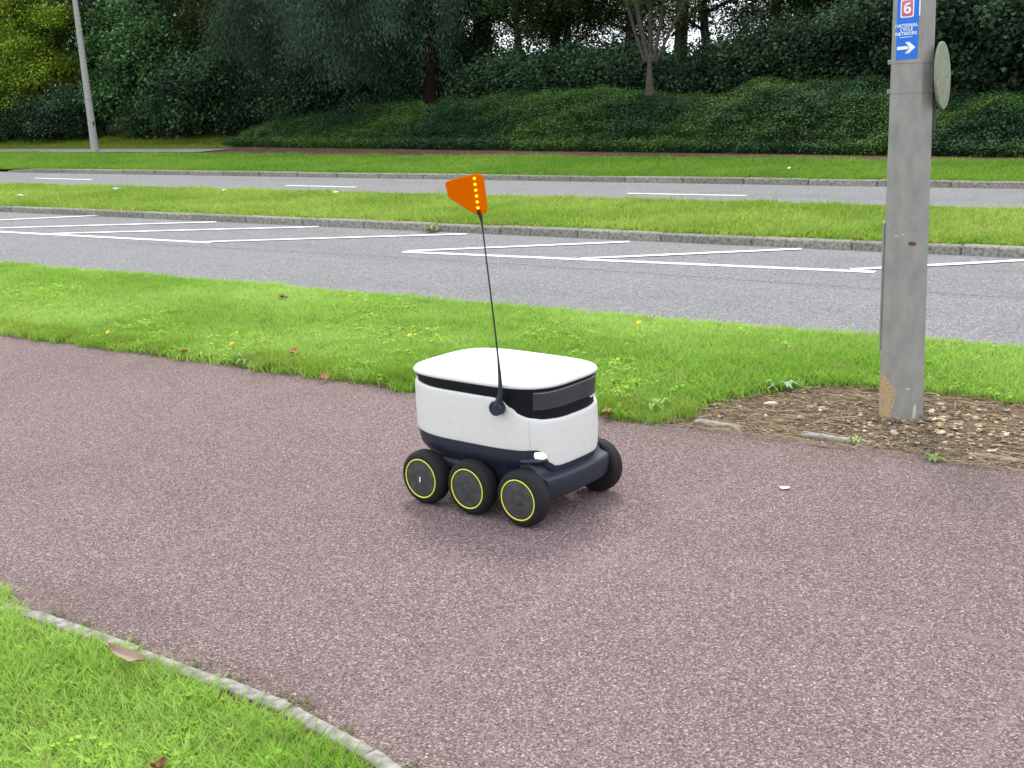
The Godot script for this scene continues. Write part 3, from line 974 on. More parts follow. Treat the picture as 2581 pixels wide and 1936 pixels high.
func flat_text(words: String, height: float, at: Vector2, lift: float, slant: float, squeeze := 1.0) -> ArrayMesh:
	var t := TextMesh.new()
	var f := SystemFont.new()
	f.font_names = PackedStringArray(["Droid Sans"])
	f.font_weight = 700
	t.font = f
	t.text = words
	t.font_size = 64
	t.pixel_size = height / 46.0
	t.depth = 0.0004
	t.curve_step = 2.0
	var a := t.get_mesh_arrays()
	var v: PackedVector3Array = a[Mesh.ARRAY_VERTEX]
	var n := PackedVector3Array()
	var lo := Vector3(1e9, 1e9, 0)
	var up := -lo
	for p in v:
		lo = lo.min(p)
		up = up.max(p)
	var mid := (lo + up) / 2
	for k in v.size():
		var p := v[k] - mid
		var x := at.x + p.x * squeeze
		v[k] = on_pole(x, at.y + p.y + slant * p.x, lift + p.z)
		n.append(Vector3(-0.1, 0, 0.99))
	var out := []
	out.resize(Mesh.ARRAY_MAX)
	out[Mesh.ARRAY_VERTEX] = v
	out[Mesh.ARRAY_NORMAL] = n
	out[Mesh.ARRAY_INDEX] = a[Mesh.ARRAY_INDEX]
	var m := ArrayMesh.new()
	m.add_surface_from_arrays(Mesh.PRIMITIVE_TRIANGLES, out)
	return m

func near_pole() -> void:
	var o := thing("street_pole", Vector3(-1.715, 0.0, -5.5), "large grey octagonal pole with chipped paint standing in bare soil", "pole", "", deg_to_rad(17.35))
	var gp := paint("pole_paint", lin(1, 1, 1), 0.55, 0.45)
	gp.albedo_texture = noise_tex(fnl(FastNoiseLite.TYPE_SIMPLEX_SMOOTH, 0.012, 71, 5), 1024, [[0.0, lin(0.175, 0.178, 0.17)], [0.35, lin(0.22, 0.22, 0.205)], [0.6, lin(0.242, 0.239, 0.22)], [1.0, lin(0.285, 0.279, 0.252)]])
	gp.uv1_triplanar = true
	gp.uv1_scale = Vector3(1.1, 0.5, 1.1)
	gp.heightmap_enabled = true
	gp.heightmap_texture = noise_tex(fnl(FastNoiseLite.TYPE_SIMPLEX, 0.12, 72, 3), 512)
	gp.heightmap_scale = 0.05
	var s := Shape.new()
	var ys := [-0.2, 0.0, 0.5, 1.0, 1.5, 2.0, 3.0, 5.0]
	for e in 8:
		var a: Vector2 = POLE[e]
		var b: Vector2 = POLE[(e + 1) % 8]
		var f := s.v.size()
		var d := (b - a).normalized() * 0.006
		var nrm := Vector2(-d.y, d.x)
		if nrm.dot(a + b) < 0:
			nrm = -nrm
		for y in ys:
			var k := pole_k(y)
			for q in [a + d, b - d]:
				s.add(Vector3(q.x * k, y, q.y * k))
		for r in ys.size() - 1:
			s.quad(f + 2 * r, f + 2 * r + 1, f + 2 * r + 3, f + 2 * r + 2)
		# the rounded arris to the next face
		var c: Vector2 = POLE[(e + 2) % 8]
		var d2 := (c - b).normalized() * 0.006
		f = s.v.size()
		for y in ys:
			var k := pole_k(y)
			for q in [b - d, b - d * 0.35 + d2 * 0.1, b + d2 * 0.35 - d * 0.1, b + d2]:
				s.add(Vector3(q.x * k, y, q.y * k))
		for r in ys.size() - 1:
			for j in 3:
				s.quad(f + 4 * r + j, f + 4 * r + j + 1, f + 4 * r + j + 5, f + 4 * r + j + 4)
	var rim := []
	for e in 8:
		rim.append(Vector3(POLE[e].x * pole_k(5.0), 5.0, POLE[e].y * pole_k(5.0)))
	s.cap(rim)
	put("shaft", s.mesh(), gp, o)
	# door cover on the left side
	s = Shape.new()
	s.box(Vector3(-0.0915, 0.6, -0.002), Vector3(0.011, 0.57, 0.085), Basis(Vector3.BACK, -0.004), 0.004)
	put("door_cover", s.mesh(), gp, o)
	# worn places
	var tan := paint("bare_primer", lin(1, 1, 1), 0.85, 0.3)
	tan.albedo_texture = noise_tex(fnl(FastNoiseLite.TYPE_SIMPLEX, 0.04, 81, 4), 256, [[0.0, lin(0.25, 0.17, 0.09)], [0.5, lin(0.4, 0.28, 0.16)], [1.0, lin(0.42, 0.34, 0.22)]])
	tan.uv1_triplanar = true
	tan.uv1_scale = Vector3(6, 6, 6)
	s = Shape.new()
	var pr := []
	for q in [[0.016, -0.08, -0.05], [0.022, -0.086, -0.036], [0.05, -0.088, -0.034], [0.075, -0.088, -0.026], [0.1, -0.087, -0.021], [0.12, -0.0875, -0.018], [0.14, -0.0865, -0.021], [0.16, -0.087, -0.032], [0.175, -0.086, -0.044], [0.195, -0.0855, -0.056], [0.21, -0.084, -0.067], [0.222, -0.08, -0.075]]:
		var r := [on_pole(q[1], q[0], -0.001)]
		for j in 11:
			r.append(on_pole(lerpf(q[1], q[2], j / 10.0), q[0], 0.0012))
		r.append(on_pole(q[2], q[0], -0.001))
		pr.append(r)
	s.rows(pr, false)
	put("peeled_patch", s.mesh(), tan, o)
	tag(o.get_node("peeled_patch"), "tan patch where the grey paint has peeled off")
	var rust := paint("rust", lin(0.13, 0.035, 0.022), 0.9)
	put("rust_chip", patch([Vector2(0.012, 0.8), Vector2(0.02, 0.793), Vector2(0.035, 0.792), Vector2(0.048, 0.797), Vector2(0.047, 0.805), Vector2(0.03, 0.809), Vector2(0.017, 0.808)], 0.0012), rust, o)
	tag(o.get_node("rust_chip"), "dark red rust chip")
	var scar := paint("scraped_paint", lin(0.42, 0.41, 0.38), 0.8)
	for q in [[[Vector2(-0.02, 0.838), Vector2(-0.008, 0.834), Vector2(-0.001, 0.838), Vector2(-0.009, 0.843)], 0], [[Vector2(0.02, 0.152), Vector2(0.04, 0.15), Vector2(0.045, 0.156), Vector2(0.024, 0.16)], 1], [[Vector2(0.054, 0.02), Vector2(0.066, 0.015), Vector2(0.07, 0.05), Vector2(0.066, 0.09), Vector2(0.058, 0.075)], 2], [[Vector2(-0.05, 0.83), Vector2(-0.03, 0.828), Vector2(-0.028, 0.833), Vector2(-0.048, 0.835)], 3]]:
		put("paint_scrape", patch(q[0], 0.0009), scar, o)
	# route sticker
	var blue := paint("sticker_blue", Color(0.0, 0.40, 0.80), 0.45)
	var white := paint("sticker_white", lin(0.75, 0.78, 0.8), 0.5)
	var pink := paint("sticker_faded_red", Color(0.72, 0.4, 0.47), 0.5)
	var slant := 0.05
	var st := plate(-0.071, 0.026, 1.572, 1.905, 0.0012, slant, 12)
	var sticker := put("route_sticker", st, blue, o)
	tag(sticker, "blue cycle route sticker with a number, lettering and an arrow")
	put("number_border", rounded_plate(Vector2(-0.026, 1.777), 0.06, 0.074, 0.0018, slant), white, sticker)
	put("number_panel", rounded_plate(Vector2(-0.026, 1.777), 0.05, 0.064, 0.0024, slant), pink, sticker)
	put("number", flat_text("6", 0.042, Vector2(-0.0255, 1.777), 0.003, slant, 1.1), white, sticker)
	var y := 1.7085
	for w in ["NATIONAL", "CYCLE", "NETWORK"]:
		put("lettering", flat_text(w, 0.0132, Vector2(-0.0265, y), 0.0018, slant, 1.08), white, sticker)
		y -= 0.0162
	put("thin_rule", plate(-0.056, 0.0, 1.6605, 1.6625, 0.0018, slant, 4), white, sticker)
	put("arrow_shaft", plate(-0.066, -0.012, 1.6115, 1.6245, 0.0018, slant, 8), white, sticker)
	put("arrow_head", patch([Vector2(-0.031, 1.595), Vector2(-0.013, 1.596), Vector2(0.015, 1.6195), Vector2(-0.013, 1.642), Vector2(-0.031, 1.6405), Vector2(-0.013, 1.6235), Vector2(-0.013, 1.613)], 0.0022), white, sticker)
	put("peeling_edge", plate(0.0265, 0.032, 1.745, 1.9, 0.0025, slant, 3), white, sticker)
	# round sign on a bracket, held with two bands
	var g := thing("round_sign", o.position, "round weathered grey-green sign disc clamped to the right of the grey pole", "sign", "", deg_to_rad(17.35))
	for yy in [1.562, 1.44]:
		s = Shape.new()
		var k: float = pole_k(yy) + 0.022
		var lo := []
		var hi := []
		var li := []
		var hj := []
		for e in 8:
			lo.append(Vector3(POLE[e].x * k, yy - 0.006, POLE[e].y * k))
			hi.append(Vector3(POLE[e].x * k, yy + 0.006, POLE[e].y * k))
			li.append(Vector3(POLE[e].x * (k - 0.03), yy - 0.006, POLE[e].y * (k - 0.03)))
			hj.append(Vector3(POLE[e].x * (k - 0.03), yy + 0.006, POLE[e].y * (k - 0.03)))
		lo.reverse(); hi.reverse(); li.reverse(); hj.reverse()
		s.rows([li, lo, hi, hj])
		put("band", s.mesh(false, true), gp, g)
		s = Shape.new()
		s.box(Vector3(-0.088, yy, 0.02), Vector3(0.016, 0.02, 0.02), Basis.IDENTITY, 0.003)
		put("band_buckle", s.mesh(), gp, g)
		s = Shape.new()
		s.tube([Vector3(0.095, yy + 0.004, 0.012), Vector3(0.118, yy + 0.004, 0.012)], [0.003, 0.003], 8)
		put("bolt", s.mesh(), paint("zinc", lin(0.6, 0.6, 0.6), 0.4), g)
	s = Shape.new()
	s.box(Vector3(0.0985, 1.4, 0.0), Vector3(0.018, 0.26, 0.06), Basis.IDENTITY, 0.003)
	put("bracket", s.mesh(), mats["dark_steel"], g)
	var disc := paint("sign_face", lin(1, 1, 1), 0.75, 0.4)
	disc.albedo_texture = noise_tex(fnl(FastNoiseLite.TYPE_SIMPLEX_SMOOTH, 0.03, 91, 4), 512, [[0.0, lin(0.07, 0.085, 0.03)], [0.35, lin(0.17, 0.19, 0.1)], [0.5, lin(0.25, 0.265, 0.2)], [0.65, lin(0.13, 0.15, 0.13)], [0.8, lin(0.25, 0.27, 0.2)], [1.0, lin(0.36, 0.38, 0.3)]])
	disc.uv1_triplanar = true
	disc.uv1_scale = Vector3(3.2, 1.1, 3.2)
	s = Shape.new()
	s.lathe_z([[0.0001, -0.009], [0.13, -0.009], [0.1385, -0.007], [0.14, -0.003], [0.14, 0.002], [0.137, 0.0045], [0.131, 0.0035], [0.07, 0.0065], [0.0001, 0.0075]], Vector3.ZERO, 56)
	var d := put("plate", s.mesh(), disc, g)
	d.transform = Transform3D(Basis(Vector3.UP, deg_to_rad(77.0)) * Basis(Vector3.RIGHT, deg_to_rad(-1.0)), Vector3(0.128, 1.499, 0.0)).rotated_local(Vector3.BACK, 0.0)
	d.basis = Basis(Vector3.BACK, deg_to_rad(2.0)) * d.basis

func plate(x0: float, x1: float, y0: float, y1: float, lift: float, slant: float, n: int) -> ArrayMesh:
	var s := Shape.new()
	var edge := [x0]
	for k in range(1, n):
		edge.append(lerpf(x0, x1, float(k) / n))
	edge.append(x1)
	if x0 < POLE[0].x and x1 > POLE[0].x:
		edge.append(POLE[0].x)
		edge.sort()
	var rows_ := []
	for yy in [[y0, -0.0005], [y0, lift], [y1, lift], [y1, -0.0005]]:
		var r := []
		for x in edge:
			r.append(on_pole(x, yy[0] + slant * (x - (x0 + x1) / 2), yy[1]))
		rows_.append(r)
	s.rows(rows_, false)
	return s.mesh(false, true)

func rounded_plate(mid: Vector2, w: float, h: float, lift: float, slant: float) -> ArrayMesh:
	var q := []
	var r := 0.008
	for c in [[1, -1], [1, 1], [-1, 1], [-1, -1]]:
		for k in 5:
			var a: float = [-PI / 2, 0.0, PI / 2, PI][[[1, -1], [1, 1], [-1, 1], [-1, -1]].find(c)] + PI / 2 * k / 4.0
			var p := Vector2(c[0] * (w / 2 - r) + cos(a) * r, c[1] * (h / 2 - r) + sin(a) * r)
			q.append(mid + Vector2(p.x, p.y + slant * p.x))
	return patch(q, lift)

# ---------------------------------------------------------------- the robot
const CX := -0.0155
const HALF_L := 0.3382
const HALF_W := 0.2353
const SQ := 0.536        # 2 / exponent of the plan outline
var plan_t := []         # parameters evenly spaced round the outline

func outline(t: float, grow: float, kx := 1.0, kz := 1.0) -> Vector3:
	var c := cos(t)
	var s := sin(t)
	return Vector3(CX + (HALF_L * kx + grow) * signf(c) * pow(absf(c), SQ), 0, (HALF_W * kz + grow) * signf(s) * pow(absf(s), SQ))

func key(list: Array, t: float) -> float:            # smooth look-up over the angle from the front, in degrees
	var a := rad_to_deg(absf(wrapf(t, -PI, PI)))
	for k in range(1, list.size()):
		if a <= list[k][0]:
			return lerpf(list[k - 1][1], list[k][1], smoothstep(list[k - 1][0], list[k][0], a))
	return list[-1][1]

func edge_low(t: float) -> float:
	return key([[0, 0.204], [14, 0.205], [20, 0.209], [24, 0.219], [37, 0.270], [42, 0.274], [60, 0.271], [95, 0.271], [140, 0.279], [180, 0.285]], t)

func edge_high(t: float) -> float:
	return key([[0, 0.379], [30, 0.385], [46, 0.392], [52, 0.396], [58, 0.404], [67, 0.428], [75, 0.453], [80, 0.459], [100, 0.46], [140, 0.468], [180, 0.476]], t)

func skin(rings: Array) -> Shape:
	var s := Shape.new()
	s.rows(rings)
	return s

func around(make: Callable) -> Array:                # one ring: make(t) for every t of the plan
	var r := []
	for t in plan_t:
		r.append(make.call(t))
	r.reverse()
	return r

func robot() -> void:
	# even spacing along the outline
	var fine := []
	var total := 0.0
	var before := outline(0, 0)
	for k in 4001:
		var p := outline(TAU * k / 4000.0, 0)
		total += p.distance_to(before)
		before = p
		fine.append(total)
	var want := 0.0
	var count := 180
	for k in 4001:
		if plan_t.size() < count and fine[k] >= want:
			plan_t.append(TAU * k / 4000.0)
			want += total / count
	var shell := paint("white_shell", lin(0.58, 0.58, 0.565), 0.42, 0.5)
	var grain := noise_tex(fnl(FastNoiseLite.TYPE_SIMPLEX, 0.2, 41, 2), 512)
	shell.uv1_triplanar = true
	shell.uv1_scale = Vector3(2, 2, 2)
	shell.albedo_texture = noise_tex(fnl(FastNoiseLite.TYPE_SIMPLEX_SMOOTH, 0.02, 42, 5), 512, [[0.0, Color(0.965, 0.96, 0.95)], [0.3, Color(0.99, 0.99, 0.985)], [0.5, Color.WHITE], [1.0, Color.WHITE]])
	var navy := paint("navy_plastic", lin(0.014, 0.0185, 0.032), 0.46, 0.45)
	navy.heightmap_enabled = true
	navy.heightmap_texture = grain
	navy.heightmap_scale = 0.006
	navy.uv1_triplanar = true
	navy.uv1_scale = Vector3(4, 4, 4)
	var black := paint("black_band", lin(0.006, 0.007, 0.01), 0.5, 0.25)
	var lens := paint("lens", lin(0.022, 0.025, 0.036), 0.16, 0.7)
	var o := thing("delivery_robot", Vector3(-2.661, 0.0, -3.779), "white six-wheeled delivery robot with an orange flag on the red path", "robot", "", deg_to_rad(-4.26))
	# white shell between its two curving edges
	var prof := [[-0.014, 0, 0.004], [-0.004, 0, 0.0], [-0.001, 0, 0.0015], [0.0, 0, 0.005], [0.001, 0, 0.02], [0.0015, 0.3, 0], [0.002, 0.5, 0], [0.0015, 0.75, 0], [0.001, 1, -0.016], [0.0, 1, -0.006], [-0.002, 1, -0.002], [-0.005, 1, 0.0], [-0.014, 1, -0.001]]
	var rings := []
	for p in prof:
		rings.append(around(func(t: float) -> Vector3:
			var q := outline(t, p[0] - 0.003)
			q.y = lerpf(edge_low(t), edge_high(t), p[1]) + p[2]
			return q))
	put("shell", skin(rings).mesh(), shell, o)
	for sgn in [1.0, -1.0]:
		var seam := Shape.new()
		var sr := []
		for k in 15:
			var v := k / 14.0
			var row := []
			for d in [-0.0035, 0.0, 0.0035]:
				var t: float = deg_to_rad(49.0) + d * 1.0
				var q := outline(t, 0.0)
				q.y = lerpf(edge_low(t) + 0.006, edge_high(t) - 0.008, v)
				q += Vector3(0.6, 0, 0.8) * (-0.0002 if d == 0.0 else 0.0002)
				q.z *= sgn
				row.append(q)
			if sgn < 0:
				row.reverse()
			sr.append(row)
		seam.rows(sr, false)
		put("shell_seam", seam.mesh(), paint("seam_grey", lin(0.47, 0.47, 0.46), 0.6), o)
	for k in 4:
		var pb := Shape.new()
		var tt := acos(pow((0.0985 + 0.0052 * k + 0.0155) / HALF_L, 1.0 / SQ))
		var pq := outline(tt, -0.0012)
		pb.box(Vector3(pq.x, 0.4225 + 0.0004 * (k % 2), pq.z + 0.0004), Vector3(0.0035, 0.0032, 0.0006), Basis(Vector3.UP, 0.1))
		put("small_print", pb.mesh(), paint("print_grey", lin(0.16, 0.16, 0.17), 0.6), o)
	# black band behind it, up to the lid
	rings = []
	for p in [[-0.016, 0.33], [-0.014, 0.36], [-0.013, 0.42], [-0.012, 0.47], [-0.010, 0.488], [-0.014, 0.4965]]:
		rings.append(around(func(t: float) -> Vector3:
			var q := outline(t, p[0])
			q.y = p[1]
			return q))
	put("black_band", skin(rings).mesh(), black, o)
	# sensor window across the front
	var ts := []
	for k in 41:
		ts.append(deg_to_rad(lerpf(-1.0, 1.0, k / 40.0)) * 44.0)
	var wr := []
	for p in [[-0.014, 0.4195], [-0.008, 0.4205], [-0.0065, 0.424], [-0.0075, 0.432], [-0.0055, 0.455], [-0.004, 0.478], [-0.003, 0.484], [-0.006, 0.487], [-0.0125, 0.489]]:
		var r := []
		for t in ts:
			var f := 1.0 - pow(absf(rad_to_deg(t)) / 44.0, 14.0)
			var q := outline(t, lerpf(-0.0135, p[0], f))
			q.y = p[1]
			r.append(q)
		r.reverse()
		wr.append(r)
	var sk := Shape.new()
	sk.rows(wr, false)
	var win := put("sensor_window", sk.mesh(), lens, o)
	sk = Shape.new()
	var rr := []
	for p in [[-0.012, 0.4115], [-0.006, 0.412], [-0.0055, 0.4145], [-0.012, 0.4155]]:
		var r := []
		for k in 12:
			var t := deg_to_rad(lerpf(-25.0, -11.0, k / 11.0))
			var q := outline(-t * -1.0, p[0])
			q.y = p[1]
			r.append(q)
		r.reverse()
		rr.append(r)
	sk.rows(rr, false)
	put("chrome_strip", sk.mesh(), paint("bright_trim", lin(0.6, 0.6, 0.62), 0.3), win)
	# lid
	rings = []
	for p in [[-0.03, 0.4985, 1.0], [-0.006, 0.4985, 1.0], [-0.001, 0.5, 1.0], [0.001, 0.5035, 1.0], [0.001, 0.508, 1.0], [-0.0015, 0.5135, 1.0], [-0.007, 0.5178, 1.0], [-0.007, 0.5215, 0.93], [-0.007, 0.5255, 0.8], [-0.007, 0.5295, 0.6], [-0.007, 0.532, 0.4], [-0.007, 0.5335, 0.2], [-0.007, 0.534, 0.002]]:
		rings.append(around(func(t: float) -> Vector3:
			var q := outline(t, p[0])
			q = Vector3(CX, 0, 0).lerp(q, p[2])
			q.y = p[1]
			return q))
	put("lid", skin(rings).mesh(), shell, o)
	# dark tub under the shell
	rings = []
	for p in [[0.0, 0.62, 0.60], [0.0, 0.74, 0.69], [0.08, 0.79, 0.73], [0.3, 0.85, 0.76], [0.48, 0.905, 0.80], [0.58, 0.94, 0.87], [0.68, 0.963, 0.94], [0.78, 0.974, 0.962], [0.88, 0.978, 0.968], [1.0, 0.98, 0.97]]:
		rings.append(around(func(t: float) -> Vector3:
			var q := outline(t, 0.0, p[1], p[2])
			q.y = lerpf(0.085, edge_low(t) + 0.012, p[0])
			return q))
	sk = skin(rings)
	put("tub", sk.mesh(), navy, o)
	# wide bumper under the front
	var bump := []
	var bp := [[-0.13, 0.235], [-0.075, 0.226], [-0.058, 0.212], [-0.047, 0.196], [-0.038, 0.186], [-0.022, 0.1805], [-0.009, 0.178], [-0.003, 0.1745], [0.0, 0.167], [0.0005, 0.15], [-0.003, 0.12], [-0.008, 0.1], [-0.014, 0.093], [-0.03, 0.09], [-0.14, 0.09]]
	for p in bp:
		var r := []
		for k in 49:
			var f := lerpf(-1.0, 1.0, k / 48.0)
			var e := maxf(0.0, absf(f) - 0.8) / 0.2
			r.append(Vector3(0.343 + p[0] * (1.0 - 0.62 * e * e) - 0.03 * f * f - 0.06 * e * e * e, p[1] - 0.004 * e * e, -0.2 * sin(f * PI / 2 * 0.94) / sin(PI / 2 * 0.94)))
		bump.append(r)
	sk = Shape.new()
	sk.rows(bump, false)
	for e in [0, 48]:
		var q := []
		for r in bump:
			q.append(r[e])
		sk.cap(q, e == 0)
	put("bumper", sk.mesh(), navy, o)
	# head lamps in the front corners
	for sgn in [1.0, -1.0]:
		sk = Shape.new()
		var pod := []
		for a in 9:
			var la := lerpf(-PI / 2, PI / 2, a / 8.0)
			var r := []
			for b in 18:
				var lo := TAU * b / 18.0
				r.append(Vector3(0.254, 0.2335, 0.172 * sgn) + Basis(Vector3.UP, -0.72 * sgn) * Vector3(cos(la) * cos(lo) * 0.03, sin(la) * 0.014, -cos(la) * sin(lo) * 0.062))
			pod.append(r)
		sk.rows(pod)
		var lp := put("headlight", sk.mesh(), navy, o)
		sk = Shape.new()
		var gl := []
		for a in 7:
			var r := []
			for b in 7:
				var u := lerpf(-1, 1, a / 6.0)
				var w := lerpf(-1, 1, b / 6.0)
				var t := deg_to_rad((37.0 if sgn > 0 else 44.0) + 7.4 * w * sqrt(1.0 - 0.3 * u * u))
				var q := outline(t, -0.006 + 0.006 * (1.0 - 0.5 * u * u - 0.5 * w * w))
				q.y = 0.2555 + 0.0115 * u * sqrt(1.0 - 0.25 * w * w) - 0.004 * (1.0 - clampf((rad_to_deg(t) - 31.0) / 10.0, 0, 1))
				q.z *= sgn
				r.append(q)
			if sgn < 0:
				r.reverse()
			r.reverse()
			gl.append(r)
		sk.rows(gl, false)
		var glow: StandardMaterial3D
		if mats.has("lamp_glow"):
			glow = mats["lamp_glow"]
		else:
			glow = paint("lamp_glow", Color(1, 1, 1), 0.3)
			glow.emission_enabled = true
			glow.emission = Color(1.0, 0.98, 0.95)
			glow.emission_energy_multiplier = 2.0
		put("lamp_lens", sk.mesh(), glow, lp)
		var sp := SpotLight3D.new()
		sp.name = "headlight_beam"
		sp.light_energy = 0.03
		sp.light_size = 0.02
		sp.spot_angle = 50.0
		sp.spot_range = 8.0
		sp.spot_attenuation = 2.0
		sp.shadow_enabled = true
		o.add_child(sp, true)
		sp.position = Vector3(0.31, 0.252, 0.19 * sgn)
		sp.look_at_from_position(o.to_global(sp.position), o.to_global(sp.position + Vector3(1, -0.18, 0.35 * sgn)))
	# wheels
	var rubber := paint("tyre_rubber", lin(0.012, 0.012, 0.013), 0.75, 0.35)
	rubber.heightmap_enabled = true
	rubber.heightmap_texture = grain
	rubber.heightmap_scale = 0.03
	rubber.uv1_triplanar = true
	rubber.uv1_scale = Vector3(6, 6, 6)
	var hubm := paint("hub_plastic", lin(1, 1, 1), 0.6, 0.4)
	hubm.albedo_texture = noise_tex(fnl(FastNoiseLite.TYPE_SIMPLEX_SMOOTH, 0.02, 51, 4), 256, [[0.0, lin(0.03, 0.031, 0.032)], [0.6, lin(0.045, 0.046, 0.047)], [1.0, lin(0.075, 0.073, 0.07)]])
	hubm.uv1_triplanar = true
	hubm.uv1_scale = Vector3(5, 5, 5)
	var yellow := paint("yellow_ring", lin(0.66, 0.66, 0.05), 0.45)
	var tyre := Shape.new()
	tyre.lathe_z([[0.0745, 0.0005], [0.078, 0.0015], [0.088, 0.0005], [0.0955, -0.004], [0.1005, -0.01], [0.1035, -0.018], [0.105, -0.027], [0.105, -0.043], [0.1035, -0.052], [0.1, -0.06], [0.093, -0.066], [0.06, -0.067], [0.0005, -0.06]], Vector3.ZERO, 64)
	var ring := Shape.new()
	var rp := []
	for k in 9:
		var a := PI * k / 8.0
		rp.append([0.0745 - cos(a) * 0.0026, 0.0005 + sin(a) * 0.002])
	ring.lathe_z(rp, Vector3.ZERO, 64)
	var hub := Shape.new()
	hub.lathe_z([[0.0726, -0.004], [0.0715, -0.0015], [0.069, 0.0], [0.04, 0.003], [0.0235, 0.004], [0.0225, 0.0025], [0.0205, 0.0022], [0.0195, 0.004], [0.012, 0.0048], [0.0005, 0.005]], Vector3.ZERO, 48)
	var tm := tyre.mesh()
	var rm := ring.mesh()
	var hm := hub.mesh()
	for sgn in [1.0, -1.0]:
		for x in [-0.2318, 0.0, 0.239]:
			var w := Node3D.new()
			w.name = "wheel"
			o.add_child(w, true)
			w.position = Vector3(x, 0.105, 0.265 * sgn)
			w.rotation = Vector3(0, 0.0 if sgn > 0 else PI, x * 9.0)
			put("tyre", tm, rubber, w)
			put("rim_ring", rm, yellow, w)
			put("hub_cap", hm, hubm, w)
			if x < -0.1 and sgn > 0:
				var lb := Shape.new()
				lb.box(Vector3(0.002, 0.002, 0.0055), Vector3(0.0052, 0.021, 0.0014), Basis(Vector3.BACK, 2.05), 0.0004)
				put("white_tab", lb.mesh(), mats["sticker_white"], w)
		# rocker arms that carry the wheels
		var arm := Shape.new()
		arm.tube([Vector3(-0.235, 0.118, 0.178 * sgn), Vector3(-0.17, 0.165, 0.182 * sgn), Vector3(-0.07, 0.165, 0.182 * sgn), Vector3(0.0, 0.118, 0.178 * sgn)], [0.022, 0.019, 0.019, 0.022], 10)
		put("rocker_arm", arm.mesh(), navy, o)
		arm = Shape.new()
		arm.tube([Vector3(0.239, 0.105, 0.2 * sgn), Vector3(0.239, 0.112, 0.12 * sgn)], [0.03, 0.034], 14)
		put("axle", arm.mesh(), navy, o)
	# flag mast on a round joint
	var mz := 0.252
	sk = Shape.new()
	sk.lathe_z([[0.027, -0.03], [0.027, -0.004], [0.0258, -0.001], [0.024, 0.0], [0.0205, 0.0], [0.0198, -0.0012], [0.0005, -0.0005]], Vector3(0.15, 0.431, mz + 0.014), 36)
	var joint := put("mast_joint", sk.mesh(), navy, o)
	sk = Shape.new()
	sk.tube([Vector3(0.155, 0.44, mz), Vector3(0.163, 0.462, mz), Vector3(0.1695, 0.482, mz), Vector3(0.171, 0.51, mz), Vector3(0.170, 0.56, mz), Vector3(0.1665, 0.615, mz)], [0.017, 0.013, 0.0095, 0.0078, 0.006, 0.0034], 14)
	put("sleeve", sk.mesh(), navy, joint)
	sk = Shape.new()
	sk.tube([Vector3(0.1675, 0.6, mz), Vector3(0.159, 0.707, mz), Vector3(0.147, 0.83, mz), Vector3(0.134, 0.958, mz), Vector3(0.124, 1.06, mz), Vector3(0.1185, 1.115, mz)], [0.0034, 0.0032, 0.003, 0.0029, 0.0028, 0.0028], 10)
	put("mast", sk.mesh(), paint("mast_fibre", lin(0.012, 0.012, 0.014), 0.5), o)
	sk = Shape.new()
	sk.tube([Vector3(0.1235, 1.062, mz), Vector3(0.121, 1.088, mz), Vector3(0.1165, 1.112, mz), Vector3(0.1155, 1.125, mz + 0.006), Vector3(0.1148, 1.134, mz + 0.0065)], [0.0029, 0.0038, 0.0066, 0.0078, 0.0072], 14)
	put("flag_socket", sk.mesh(), mats["mast_fibre"], o)
	# orange flag: a folded sheet with a bevelled edge
	var fl := [Vector2(0.088, 1.252), Vector2(0.104, 1.2555), Vector2(0.1155, 1.255), Vector2(0.1235, 1.251), Vector2(0.128, 1.243), Vector2(0.1385, 1.14), Vector2(0.1365, 1.128), Vector2(0.131, 1.119), Vector2(0.118, 1.114), Vector2(0.106, 1.1145), Vector2(0.04, 1.143), Vector2(-0.02, 1.17), Vector2(-0.026, 1.177), Vector2(-0.0345, 1.2165), Vector2(-0.033, 1.223), Vector2(-0.024, 1.2275), Vector2(0.011, 1.237), Vector2(0.05, 1.245)]
	var flag_m := paint("flag_orange", Color(0.79, 0.38, 0.0), 0.85, 0.06)
	flag_m.backlight_enabled = true
	flag_m.backlight = Color(0.6, 0.27, 0.0)
	sk = Shape.new()
	var cm := Vector2(0.06, 1.19)
	var fr := []
	for lay in [[1.0, -0.002, 0], [1.0, 0.002, 0], [0.975, 0.0035, 0], [0.9, 0.0035, 1]]:
		var r := []
		for p in fl:
			var q := cm + (p - cm) * lay[0] as Vector2
			var bend := 0.0
			var spine := 0.105 - (q.y - 1.24) * 0.1
			if q.x > spine:
				bend = -(q.x - spine) * 0.75
			r.append(Vector3(q.x, q.y, mz + 0.006 + lay[1] + bend - 0.004 * pow(clampf((spine - q.x) / 0.13, 0, 1), 2.0)))
		r.reverse()
		fr.append(r)
	for r in fr:
		r.reverse()
	sk.rows(fr)
